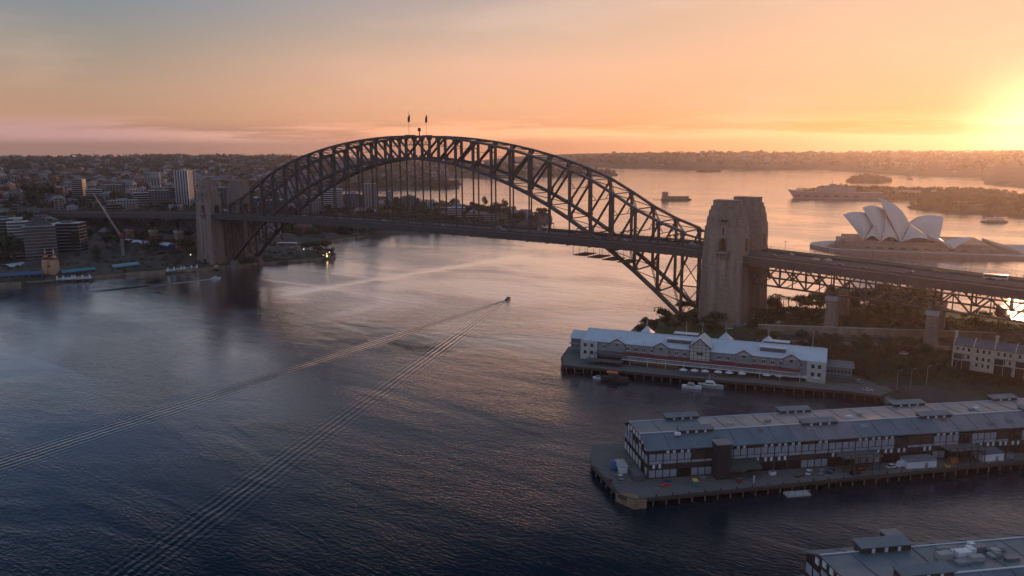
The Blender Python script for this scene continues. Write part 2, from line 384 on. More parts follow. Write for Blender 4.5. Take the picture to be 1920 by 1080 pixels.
# ------------------------------------------------------------------ water
def water():
    m = bpy.data.materials.new('harbour water'); m.use_nodes = True; nt = m.node_tree; nn, ll = nt.nodes, nt.links; bs = nn['Principled BSDF']
    def mt(op, a, b_=None, c=None):
        n = nn.new('ShaderNodeMath'); n.operation = op
        for i, v in enumerate((a, b_, c)):
            if v is None: continue
            if isinstance(v, (int, float)): n.inputs[i].default_value = v
            else: ll.new(v, n.inputs[i])
        return n.outputs[0]
    def sm(v, a, b_):
        n = nn.new('ShaderNodeMapRange'); n.interpolation_type = 'SMOOTHSTEP'; ll.new(v, n.inputs[0]); n.inputs[1].default_value = a; n.inputs[2].default_value = b_; return n.outputs[0]
    tx = nn.new('ShaderNodeTexCoord'); sp = nn.new('ShaderNodeSeparateXYZ'); ll.new(tx.outputs['Object'], sp.inputs[0]); x, y = sp.outputs[0], sp.outputs[1]
    def nse(scale, detail, st=(1, 1, 1), rot=0, dist=0):
        mp = nn.new('ShaderNodeMapping'); mp.inputs['Scale'].default_value = st; mp.inputs['Rotation'].default_value = (0, 0, rot); ll.new(tx.outputs['Object'], mp.inputs[0])
        n = nn.new('ShaderNodeTexNoise'); n.inputs['Scale'].default_value = scale; n.inputs['Detail'].default_value = detail; n.inputs['Distortion'].default_value = dist; ll.new(mp.outputs[0], n.inputs['Vector']); return n.outputs[0]
    chop = nse(.36, 4, (1, 2.3, 1), R(35)); fine = nse(.9, 3, (1, 2.0, 1), R(50)); swell = nse(.045, 2, (1, 2.4, 1), R(30))
    patch = sm(nse(.006, 4, (1, 1.5, 1), R(-30), .6), .40, .62)
    streak = sm(nse(.004, 5, (1, 5, 1), R(25), 1.0), .52, .66)
    # V wakes behind the two boats
    def arm(B, E, wl0, wid0, grow, amp, u0=12, u1=700):
        a = Vector((E[0]-B[0], E[1]-B[1])); L = a.length; a /= L; n = (-a.y, a.x)
        dx = mt('SUBTRACT', x, B[0]); dy = mt('SUBTRACT', y, B[1])
        u = mt('ADD', mt('MULTIPLY', dx, a.x), mt('MULTIPLY', dy, a.y)); v = mt('ADD', mt('MULTIPLY', dx, n[0]), mt('MULTIPLY', dy, n[1]))
        w = mt('ADD', mt('MULTIPLY', mt('MAXIMUM', u, 0.0), grow), wid0); q = mt('DIVIDE', v, w)
        msk = mt('MULTIPLY', mt('POWER', 2.718, mt('MULTIPLY', mt('MULTIPLY', q, q), -1.0)), mt('MULTIPLY', sm(u, u0*.3, u0), mt('SUBTRACT', 1.0, sm(u, L*.9, u1))))
        wob = mt('MULTIPLY', swell, 3.5); msk = mt('MULTIPLY', msk, mt('MULTIPLY', mt('ADD', mt('MULTIPLY', chop, .9), .5), mt('ADD', 1.0, mt('DIVIDE', 900.0, mt('ADD', mt('MAXIMUM', u, 0.0), 60.0)))))
        ph = mt('ADD', mt('MULTIPLY', v, 6.283/wl0), wob)
        return mt('MULTIPLY', mt('MULTIPLY', mt('SINE', ph), msk), amp), msk
    Bm = at(953, 562); A1 = arm(Bm, (121, -388), 3.4, 3.0, .016, .017); A2 = arm(Bm, (244, -404), 3.2, 3.0, .014, .017)
    Bl = at(405, 523); A3 = arm(Bl, at(300, 534), 3.5, 2, .03, .2, 4, 120)
    # the broad smooth track of a ferry that has gone
    p0, p1 = at(470, 560), at(1060, 466); da = Vector((p1[0]-p0[0], p1[1]-p0[1])).normalized()
    tv = mt('ADD', mt('MULTIPLY', mt('SUBTRACT', x, p0[0]), -da.y), mt('MULTIPLY', mt('SUBTRACT', y, p0[1]), da.x)); tu = mt('ADD', mt('MULTIPLY', mt('SUBTRACT', x, p0[0]), da.x), mt('MULTIPLY', mt('SUBTRACT', y, p0[1]), da.y))
    tq = mt('DIVIDE', mt('ADD', tv, mt('MULTIPLY', swell, 8.0)), 11.0); track = mt('MULTIPLY', mt('POWER', 2.718, mt('MULTIPLY', mt('MULTIPLY', tq, tq), -1.0)), mt('MULTIPLY', sm(tu, 0, 60), mt('SUBTRACT', 1.0, sm(tu, 300, 420))))
    calm = mt('SUBTRACT', 1.0, mt('MULTIPLY', track, .8))
    amt = mt('MULTIPLY', calm, mt('MULTIPLY', mt('ADD', mt('MULTIPLY', patch, .75), .45), mt('SUBTRACT', 1.0, mt('MULTIPLY', streak, .45))))
    h = mt('ADD', mt('MULTIPLY', chop, WCH), mt('ADD', mt('MULTIPLY', fine, WFI), mt('MULTIPLY', swell, WSW)))
    h = mt('MULTIPLY', h, amt)
    h = mt('ADD', h, mt('ADD', A1[0], mt('ADD', A2[0], A3[0])))
    bp = nn.new('ShaderNodeBump'); bp.inputs['Strength'].default_value = 1; bp.inputs['Distance'].default_value = 1; ll.new(h, bp.inputs['Height'])
    # water body under a steep Fresnel reflection
    nn.remove(bs); df = nn.new('ShaderNodeBsdfDiffuse'); df.inputs['Color'].default_value = (.0016, .016, .030, 1)
    gl = nn.new('ShaderNodeBsdfGlossy'); gl.inputs['Color'].default_value = (1, .97, .98, 1); ll.new(mt('ADD', mt('MULTIPLY', patch, .05), WR0), gl.inputs['Roughness'])
    fr = nn.new('ShaderNodeFresnel'); fr.inputs['IOR'].default_value = WIOR
    for q_ in (gl, fr, df): ll.new(bp.outputs[0], q_.inputs['Normal'])
    fac = nn.new('ShaderNodeMath'); fac.operation = 'MULTIPLY'; fac.use_clamp = True; ll.new(mt('SUBTRACT', fr.outputs[0], .068), fac.inputs[0]); fac.inputs[1].default_value = 3.3
    cap = mt('MINIMUM', fac.outputs[0], .93); mx = nn.new('ShaderNodeMixShader'); ll.new(cap, mx.inputs[0]); ll.new(df.outputs[0], mx.inputs[1]); ll.new(gl.outputs[0], mx.inputs[2]); ll.new(mx.outputs[0], nn['Material Output'].inputs['Surface'])
    return m
WCH, WFI, WSW, WIOR, WR0 = .22, .10, .34, 1.35, .06
WATER = water()
b = MB(); n = 24
xs = np.linspace(-7600, 3600, n); ys = np.linspace(-1600, 7600, n)
for i in range(n-1):
    for j in range(n-1): b.poly([(xs[i], ys[j], 0), (xs[i+1], ys[j], 0), (xs[i+1], ys[j+1], 0), (xs[i], ys[j+1], 0)], WATER)
struct(b.obj('water'))
b = MB(); b.box(-7600, -1600, -8, 3600, 7600, -7.5, ROCK); struct(b.obj('seabed_ground'))

# haze
def haze():
    m = bpy.data.materials.new('morning haze'); m.use_nodes = True; nt = m.node_tree; nt.nodes.clear()
    v = nt.nodes.new('ShaderNodeVolumePrincipled'); v.inputs['Color'].default_value = (.92, .80, .84, 1); v.inputs['Density'].default_value = HZ; v.inputs['Anisotropy'].default_value = .74
    o = nt.nodes.new('ShaderNodeOutputMaterial'); nt.links.new(v.outputs[0], o.inputs['Volume'])
    bb = MB(); bb.box(-7700, -1700, -9, 3700, 7700, 190, m); return struct(bb.obj('haze'), 'stuff')
HZ = 0.62e-4
haze()
exec_parts = True

# ================================================================== THE ARCH BRIDGE
P0 = 17.96
ZT = [134, 133.7, 132.7, 131.1, 128.9, 126.1, 122.6, 118.4, 113.5, 107.8, 100.9, 91.5, 81.3, 73.3, 67.2]
def zt(i): return ZT[abs(i)]
def zb(i): return 115.6-106.3*(i/14)**2
def zdeck(x):
    a = abs(x)
    if a < 252: return 59.0-2.6*(a/252)**2
    return 56.4-(a-252)*(.047 if x > 0 else .040)
br = thing('arch_bridge', 'long steel arch bridge in dark grey across the harbour between four stone pylons', 'bridge')
for y in (-15, 15):
    b = MB()
    for i in range(-14, 14): b.beam((i*P0, y, zt(i)), ((i+1)*P0, y, zt(i+1)), 2.9, 1.5, STEEL, (0, 1, 0))
    b.obj('top_chord', br)
    b = MB()
    for i in range(-14, 14): b.beam((i*P0, y, zb(i)), ((i+1)*P0, y, zb(i+1)), 3.2, 2.1, STEEL, (0, 1, 0))
    b.obj('bottom_chord', br)
    for i in range(-14, 15):
        b = MB(); b.beam((i*P0, y, zb(i)), (i*P0, y, zt(i)), 2.6, 1.25, STEEL, (0, 1, 0))
        b.box(i*P0-1.9, y-1.6, zt(i)-2.6, i*P0+1.9, y+1.6, zt(i)-.6, STEEL); b.box(i*P0-2.1, y-1.75, zb(i)+.7, i*P0+2.1, y+1.75, zb(i)+3.0, STEEL)
        b.obj('vertical_post', br)
    for i in range(14):
        for s in (-1, 1):
            b = MB(); b.beam((s*i*P0, y, zb(i)+1), (s*(i+1)*P0, y, zt(i+1)-1), 2.2, .95, STEEL, (0, 1, 0)); b.obj('diagonal', br)
    for i in range(-9, 10):
        b = MB(); b.beam((i*P0, y, zb(i)), (i*P0, y, zdeck(i*P0)-2), 1.1, .75, STEEL, (0, 1, 0)); b.obj('hanger', br)
def lattice(b, p, q, w, t, m):
    """laced strut: two flanges and zigzag bars"""
    p, q = Vector(p), Vector(q); d = (q-p); L = d.length; d /= L; a = Vector((0, 0, 1)).cross(d)
    if a.length < .1: a = Vector((0, 1, 0))
    a.normalize(); a *= w/2
    b.beam(p-a, q-a, t, t*1.6, m); b.beam(p+a, q+a, t, t*1.6, m); n = max(3, int(L/(w*1.3)))
    for k in range(n):
        u, v = p+d*(L*k/n), p+d*(L*(k+1)/n); b.beam(u-a if k % 2 else u+a, v+a if k % 2 else v-a, t*.7, t*.7, m)
for nm, zf, off in (('top_lateral_bracing', zt, -.3), ('bottom_lateral_bracing', zb, .3)):
    b = MB()
    for i in range(-14, 15):
        lattice(b, (i*P0, -13.6, zf(i)+off), (i*P0, 13.6, zf(i)+off), 1.3, .34, STEEL2)
        if i < 14:
            m_ = ((i+.5)*P0, 0, (zf(i)+zf(i+1))/2+off)
            for y in (-13.6, 13.6):
                lattice(b, (i*P0, y, zf(i)+off), m_, 1.1, .3, STEEL2); lattice(b, m_, ((i+1)*P0, y, zf(i+1)+off), 1.1, .3, STEEL2)
    b.obj(nm, br)
for i in range(-13, 14):      # portal struts with knee braces
    lo, hi = zb(i), zt(i); z = lo+(hi-lo)*.62
    if z < zdeck(i*P0)+8: z = zdeck(i*P0)+8
    if z > hi-3: continue
    b = MB(); lattice(b, (i*P0, -13.6, z), (i*P0, 13.6, z), .8, .22, STEEL2)
    for y in (-13.6, 13.6): b.beam((i*P0, y, z+4.5 if z+4.5 < hi else hi), (i*P0, y*.55, z), .35, .35, STEEL2)
    b.obj('sway_frame', br)

def deck_run(par, x0, x1, st, road=True):
    n = max(2, int(round(abs(x1-x0)/st))); xs = [x0+(x1-x0)*k/n for k in range(n+1)]
    gs = {y: MB() for y in (-24.3, 24.0, -16.5, 16.2, -13.5, 13.2)}; fs = {y: MB() for y in (-24.15, 24.15, -16.35, 16.35)}; wks = {-1: MB(), 1: MB()}; rd = MB(); mk = MB(); fb = MB()
    for a, c in zip(xs[:-1], xs[1:]):
        za, zc = zdeck(a), zdeck(c)
        def sl(bb, y0, y1, t0, t1, m):
            bb.hexa([(a, y0, za+t0), (c, y0, zc+t0), (c, y1, zc+t0), (a, y1, za+t0), (a, y0, za+t1), (c, y0, zc+t1), (c, y1, zc+t1), (a, y1, za+t1)], m)
        sl(rd, -12.9, 12.9, -1.2, 0, ROAD); sl(wks[-1], -24, -16.8, -1.0, .25, WALK); sl(wks[1], 16.8, 24, -1.0, .25, WALK)
        for y, g in gs.items(): sl(g, y, y+.3, -4.2 if abs(y) > 20 else (-3.2 if abs(y) > 15 else -4.6), .9 if abs(y) > 15 else 1.1, STEEL)
        for y in (-8, 0, 8): sl(fb, y-.25, y+.25, -3.6, -1.25, STEEL)
        for y in (-6.6, -3.3, 0, 3.3, 6.6): sl(mk, y-.09, y+.09, .006, .012, PAINT)
        for y, fn in fs.items(): sl(fn, y-.04, y+.04, 2.45, 2.55, STEEL); sl(fn, y-.03, y+.03, 1.7, 1.76, STEEL)
        fn_n = max(1, int(abs(c-a)/3))
        for y in (-24.15, 24.15):
            for k in range(fn_n):
                xx = a+(c-a)*k/fn_n; zz = zdeck(xx); fs[y].box(xx-.06, y-.06, zz+.9, xx+.06, y+.06, zz+2.6, STEEL)
    fbn = max(2, int(abs(x1-x0)/6))
    for k in range(fbn+1):
        xx = x0+(x1-x0)*k/fbn; zz = zdeck(xx); main = k % 3 == 0
        fb.box(xx-.35, -23.9, zz-(5.0 if main else 4.6), xx+.35, 23.9, zz-1.25, STEEL)
    for q_ in gs.values(): q_.obj('edge_girder', par)
    for q_ in wks.values(): q_.obj('walkway', par)
    for q_ in fs.values(): q_.obj('fence', par)
    rd.obj('road_deck', par); fb.obj('floor_beam', par); mk.obj('lane_marking', par)
deck_run(br, -267, 267, P0)
for s in (-1, 1):       # frame between the arch end and the pylon
    b = MB(); x0, x1 = s*14*P0, s*266.5
    for y in (-15, 15):
        b = MB(); b.beam((x0, y, 66), (x1, y, 63), 1.4, 1.2, STEEL, (0, 1, 0)); b.beam((x0+s*13, y, 12), (x0+s*13, y, 62), 1.2, .9, STEEL, (0, 1, 0))
        for za, zb_ in ((14, 30), (30, 14), (31, 49), (49, 31)): b.beam((x0, y, za), (x0+s*13, y, zb_), .6, .5, STEEL2, (0, 1, 0))
        b.beam((x0, y, 30.5), (x0+s*13, y, 30.5), .8, .7, STEEL2, (0, 1, 0)); b.obj('end_frame', br)
    for y in (-15, 15):
        b = MB(); b.frus((x0-s*2-3, y-4, x0-s*2+6, y+4, -1), (x0-2, y-2.6, x0+3, y+2.6, 8.6), DGRAN); b.obj('bearing_block', br)
# portal gantries over the road
for i in range(-13, 14, 2):
    b = MB(); x = i*P0+5; z = zdeck(x)
    for y in (-12.6, 12.6): b.box(x-.15, y-.15, z, x+.15, y+.15, z+6.8, STEEL)
    b.box(x-.3, -12.6, z+6.3, x+.3, 12.6, z+7.0, STEEL2)
    for y in (-7, 0, 7): b.box(x-.1, y-1, z+5.2, x+.1, y+1, z+6.2, DARK)
    b.obj('sign_gantry', br)
for k, (x, y) in enumerate(((1, -12), (1.5, 9.5))):
    fp = MB(); fp.cyl(x, y, 133.5, 155.5, .22, WHITE, 8, .12); fp.box(x-3, y-2.2, 134.3, x+5, y+2.2, 135.2, STEEL); p_ = fp.obj('flagpole', br)
    fl = MB()
    for j in range(8):
        a0, a1 = j/8, (j+1)/8
        def fpnt(t, w): return (x+.2+t*2.2*math.sin(.7+3*t), y+.6*math.sin(t*6), 152.2-w*5.2-t*2.2)
        q = [fpnt(a0, 0), fpnt(a1, 0), fpnt(a1, 1-.2*a1), fpnt(a0, 1)]
        fl.poly(q, mat('flag cloth %d' % k, ((.05, .04, .10), (.16, .02, .03))[k], .8, .3)); fl.poly([(c[0]+.05, c[1]+.05, c[2]) for c in q[::-1]], fl.mats[0])
    fl.obj('flag', p_)
b = MB(); b.cyl(2, 0, 134, 138.5, .5, STEEL, 8); b.cyl(2, 0, 138.5, 141.2, 1.5, DARK, 10, 1.2); b.box(-1, -2, 133.6, 5, 2, 134.6, STEEL); b.obj('beacon_mast', br)
# painters' travelling platforms under the deck
for k, x in enumerate((176, 188, 200, 212)):
    b = MB(); z = 46.5-k*.8
    b.box(x-5, -25, z, x+5, -8, z+.5, STEEL2)
    for xx in (x-5, x, x+5): b.box(xx-.12, -25, z, xx+.12, -24.8, 53, STEEL2)
    b.box(x-5, -25, z+1.1, x+5, -24.9, z+1.25, STEEL2); b.obj('hanging_platform', br)

# ------------------------------------------------------------------ approaches
def approach(name, label, s, x0, x1, piers, zbot, gz):
    ap = thing(name, label, 'bridge'); deck_run(ap, s*x0, s*x1, 14)
    nodes = [x0]; 
    edges = [x0]+list(piers)+([x1] if x1-piers[-1] > 5 else [])
    for y in (-15, 15):
        for a, c in zip(edges[:-1], edges[1:]):
            n = 6 if c-a > 40 else 4
            b = MB(); xs = [a+(c-a)*k/n for k in range(n+1)]
            zt_ = lambda x: zdeck(s*x)-7.4
            zb2 = lambda x: zdeck(s*x)-17.5
            b.beam((s*a, y, zt_(a)), (s*c, y, zt_(c)), .9, .9, STEEL, (0, 1, 0)); b.beam((s*a, y, zb2(a)), (s*c, y, zb2(c)), .9, 1.1, STEEL, (0, 1, 0))
            for k in range(n+1):
                b.beam((s*xs[k], y, zb2(xs[k])), (s*xs[k], y, zt_(xs[k])+6), .8, .6 if k % 2 else .95, STEEL, (0, 1, 0))
                if k < n:
                    if k % 2: b.beam((s*xs[k], y, zt_(xs[k])), (s*xs[k+1], y, zb2(xs[k+1])), 1.0, .95, STEEL, (0, 1, 0))
                    else: b.beam((s*xs[k], y, zb2(xs[k])), (s*xs[k+1], y, zt_(xs[k+1])), 1.0, .95, STEEL, (0, 1, 0))
            b.obj('side_truss', ap)
    x = x0+3
    while x < x1:
        z = zdeck(s*x); b = MB(); b.beam((s*x, -15, z-17.3), (s*x, 15, z-17.3), .4, .5, STEEL2); b.obj('cross_brace', ap); x += 17.5
    for px in piers:
        for y in (-15, 15):
            b = MB(); top = zdeck(s*px)-18.1; g = gz(px)
            b.frus((s*px-3.6, y-4.2, s*px+3.6, y+4.2, g-3), (s*px-2.9, y-3.4, s*px+2.9, y+3.4, top-2.4), GRAN); b.box(s*px-3.6, y-4.2, top-2.4, s*px+3.6, y+4.2, top, CONC); b.obj('pier', ap)
    # lamps along both kerbs and rail masts
    x = x0+10; k = 0
    while x < x1:
        for y in (-16, 16):
            b = MB(); z = zdeck(s*x); b.cyl(s*x, y, z, z+8, .13, STEEL, 6, .08); b.box(s*x-.9, y-.1, z+7.9, s*x+.9, y+.1, z+8.1, STEEL); b.obj('lamp_mast', ap)
        x += 27
    return ap
approach('approach_viaduct', 'steel truss approach on stone piers running right from the nearer pylons', 1, 301, 548, (350, 405, 460, 515), 38, lambda x: max(3, hS1(x, 0)))
approach('approach_viaduct', 'dark approach viaduct running left behind the waterfront park from the far pylons', -1, 301, 860, (350, 402, 454, 506, 560, 614, 668, 722, 776, 830), 34, lambda x: hN1(-x, 0))

# ------------------------------------------------------------------ pylons
def pylon(cx, cy, base_z, label, group='stone bridge pylons', s=1):
    """granite tower in setbacks; a walkway and a cross window pass through it at deck level. local x along bridge, y across (outer = -1)"""
    p = thing('bridge_pylon', label, 'pylon', (cx, cy, 0), 0 if s > 0 else math.pi, group)
    hx, hy = 15.6, 7.8
    b = MB()
    b.frus((-hx-1.6, -hy-1.4, hx+1.6, hy+.2, base_z), (-hx-1.2, -hy-1.0, hx+1.2, hy+.2, base_z+9), GRAN)
    b.frus((-hx-.7, -hy-.6, hx+.7, hy, base_z+9), (-hx+.9, -hy+.6, hx-.9, hy, 55.5), GRAN)
    for x0 in (-hx-.2, -4.4, 3.0, hx-1.2):      # flat pilaster strips on the outer face
        b.frus((x0, -hy-.95, x0+1.4, -hy, base_z+9), (x0*.95, -hy+.2, x0*.95+1.3, -hy+1, 55.3), GRAN)
    b.obj('shaft', p)
    hx2, hy2 = 14.5, 7.1
    b = MB()
    b.box(-hx2-.35, -hy2-.35, 55.5, hx2+.35, hy2, 57.2, GRAN)
    # four corner masses leave a walkway passage (along x) and a window passage (along y)
    wy0, wy1, wx = -1.6, 4.6, 3.0
    for x0, x1 in ((-hx2, -wx), (wx, hx2)):
        for y0, y1 in ((-hy2, wy0), (wy1, hy2)): b.box(x0, y0, 57.2, x1, y1, 66.5, GRAN)
    # arch heads
    def arch_head(c0, c1, zspr, ztop, build):
        n = 8; r = (c1-c0)/2; cc = (c0+c1)/2
        for k in range(n):
            a0, a1 = math.pi*k/n, math.pi*(k+1)/n
            build(cc-r*math.cos(a0), cc-r*math.cos(a1), zspr+r*math.sin(a0), zspr+r*math.sin(a1), ztop)
    def bx(y0, y1):
        def f(a, c, za, zc, zt2): b.hexa([(a, y0, za), (c, y0, zc), (c, y1, zc), (a, y1, za), (a, y0, zt2), (c, y0, zt2), (c, y1, zt2), (a, y1, zt2)], GRAN)
        return f
    def by(x0, x1):
        def f(a, c, za, zc, zt2): b.hexa([(x0, a, za), (x1, a, za), (x1, c, zc), (x0, c, zc), (x0, a, zt2), (x1, a, zt2), (x1, c, zt2), (x0, c, zt2)], GRAN)
        return f
    arch_head(-wx, wx, 63.2, 66.5, bx(-hy2+.01, -hy2+2.5)); arch_head(-wx, wx, 63.2, 66.5, bx(hy2-2.5, hy2-.01))
    arch_head(wy0, wy1, 63.1, 66.5, by(-hx2+.01, -hx2+2.5)); arch_head(wy0, wy1, 63.1, 66.5, by(hx2-2.5, hx2-.01))
    b.frus((-hx2, -hy2, hx2, hy2, 66.5), (-hx2+.5, -hy2+.4, hx2-.5, hy2-.4, 73.5), GRAN)
    b.obj('arch_stage', p)
    b = MB()
    b.frus((-13.4, -6.3, 13.4, 6.6, 73.5), (-12.9, -6.0, 12.9, 6.3, 79.5), GRAN)
    b.frus((-12.3, -5.5, 12.3, 5.8, 79.5), (-11.9, -5.3, 11.9, 5.6, 83.8), GRAN)
    b.frus((-11.1, -4.9, 11.1, 5.1, 83.8), (-10.8, -4.7, 10.8, 4.9, 86.4), GRAN)
    b.box(-9.6, -4.1, 86.4, 9.6, 4.3, 90.2, GRAN)
    for x0 in (-9.0, -3, 3, 7.8): b.box(x0, -7.0, 66.6, x0+1.2, -5.9, 79.4, GRAN)
    b.obj('crown_stage', p)
    b = MB()
    for k in range(7): b.box(-5+k*1.6, -5.2, 84.3, -4.4+k*1.6, -4.85, 85.8, GRAN)
    b.box(-9.9, -4.4, 89.4, 9.9, 4.6, 89.8, GRAN); b.obj('parapet', p)
    b = MB(); b.box(-4.6, -hy2-1.9, 55.9, 4.6, -hy2-.35, 57.6, GRAN)
    for x in (-4.0, -1.6, 1, 3.4): b.frus((x, -hy2-.6, x+.7, -hy2+.1, 51.5), (x, -hy2-1.7, x+.7, -hy2+.1, 55.9), GRAN)
    b.obj('balcony', p)
    b = MB(); b.box(-3.4, -6.25, 76.2, 3.4, -6.05, 77.8, DARK); b.box(-5, -7.0, 75.2, 5, -5.9, 75.8, GRAN)
    b.box(-.45, -7.16, 68, .45, -6.9, 73, DARK)
    b.obj('upper_window', p)
    for x in (-2.8, -.35, 2.1): bb = MB(); bb.box(x, -hy-.12+.55, 42, x+.7, -hy+.6, 47.5, DARK); bb.obj('slit_window', p)
    b = MB(); b.box(-5.2, -hy-1.5, base_z+1, 5.2, -hy-1.0, base_z+10.5, GRAN); b.box(-2.2, -hy-1.62, base_z+1, 2.2, -hy-1.4, base_z+6, DARK); b.obj('doorway', p)
    p.scale = (.885, .96, 1)
    return p
pylon(283.2, -19.2, 2.5, 'nearest stone pylon with arched window, beside the road at the right of the arch')
pylon(283.2, 19.2, 2.5, 'stone pylon directly behind the nearest one, across the roadway', s=-1)
pylon(-283.2, -19.2, 2.5, 'far left stone pylon facing the water by the amusement park')
pylon(-283.2, 19.2, 2.5, 'far left stone pylon half hidden behind its twin, across the roadway', s=-1)
for s in (1, -1):
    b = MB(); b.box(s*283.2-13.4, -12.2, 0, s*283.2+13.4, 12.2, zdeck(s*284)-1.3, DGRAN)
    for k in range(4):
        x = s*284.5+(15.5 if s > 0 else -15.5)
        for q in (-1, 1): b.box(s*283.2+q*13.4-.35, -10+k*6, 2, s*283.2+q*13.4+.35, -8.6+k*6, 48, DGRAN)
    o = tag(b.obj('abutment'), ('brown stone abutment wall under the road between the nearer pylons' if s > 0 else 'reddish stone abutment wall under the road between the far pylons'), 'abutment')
    dk = thing('abutment_deck', ('short road slab between the nearer pylons' if s > 0 else 'short road slab between the far pylons'), 'road deck'); deck_run(dk, s*267.3, s*300.7, 11)
#PART2

# ================================================================== FINGER WHARVES
def loc_in(T_o, ang, p):
    dx, dy = p[0]-T_o[0], p[1]-T_o[1]; ca, sa = math.cos(ang), math.sin(ang)
    return dx*ca+dy*sa, -dx*sa+dy*ca
def wharf_deck(name, label, T, pts, z, step, sides, seed=1, zlow=-2.5):
    w = thing(name, label, 'wharf'); b = MB(); P = [T(x, y, 0)[:2] for x, y in pts]
    b.prism(P, z-1.0, z, TIMB, DECKM); b.obj('deck', w)
    rd = random.Random(seed); kb = MB()
    for k in sides:
        a, c = pts[k], pts[(k+1) % len(pts)]; L = math.hypot(c[0]-a[0], c[1]-a[1]); n = max(2, int(L/step)); ux, uy = (c[0]-a[0])/L, (c[1]-a[1])/L
        nx_, ny_ = -uy, ux
        for j in range(n):
            x, y = a[0]+ux*L*(j+.5)/n+nx_*.5, a[1]+uy*L*(j+.5)/n+ny_*.5; q = T(x, y, 0)
            b = MB(); b.cyl(q[0], q[1], zlow, z+rd.choice((-.3, -.1, .5)), .32, PILE, 7, .28); b.obj('pile', w)
            if rd.random() < .3:
                x2, y2 = x+nx_*3.2, y+ny_*3.2; q2 = T(x2, y2, 0); kb.cyl(q2[0], q2[1], zlow, z-1, .3, PILE, 6)
        kb.beam(T(a[0]+nx_*.4, a[1]+ny_*.4, z+.18), T(c[0]+nx_*.4, c[1]+ny_*.4, z+.18), .4, .35, TIMB)
    kb.obj('kerb_beam', w)
    return w
def lantern(T, s0, s1, t0, t1, z, h, par, mroof, lo=1):
    """long monitor on the roof with a row of small white shutters"""
    b = MB(); b.box(s0+.4, t0+.4, z, s1-.4, t1-.4, z+h, WALLB, T)
    b.hexa([T(s0, t0, z+h), T(s1, t0, z+h), T(s1, t1, z+h+.5), T(s0, t1, z+h+.5), T(s0, t0, z+h+.25), T(s1, t0, z+h+.25), T(s1, t1, z+h+.8), T(s0, t1, z+h+.8)], mroof)
    o = b.obj('roof_lantern', par); c = MB(); n = int((s1-s0)/3.2)
    for k in range(1, n): x = s0+(s1-s0)*k/n; c.box(x-.45, t0+.3, z+.15, x+.45, t0+.42, z+h-.1, WHITE, T)
    c.obj('shutter', o); return o
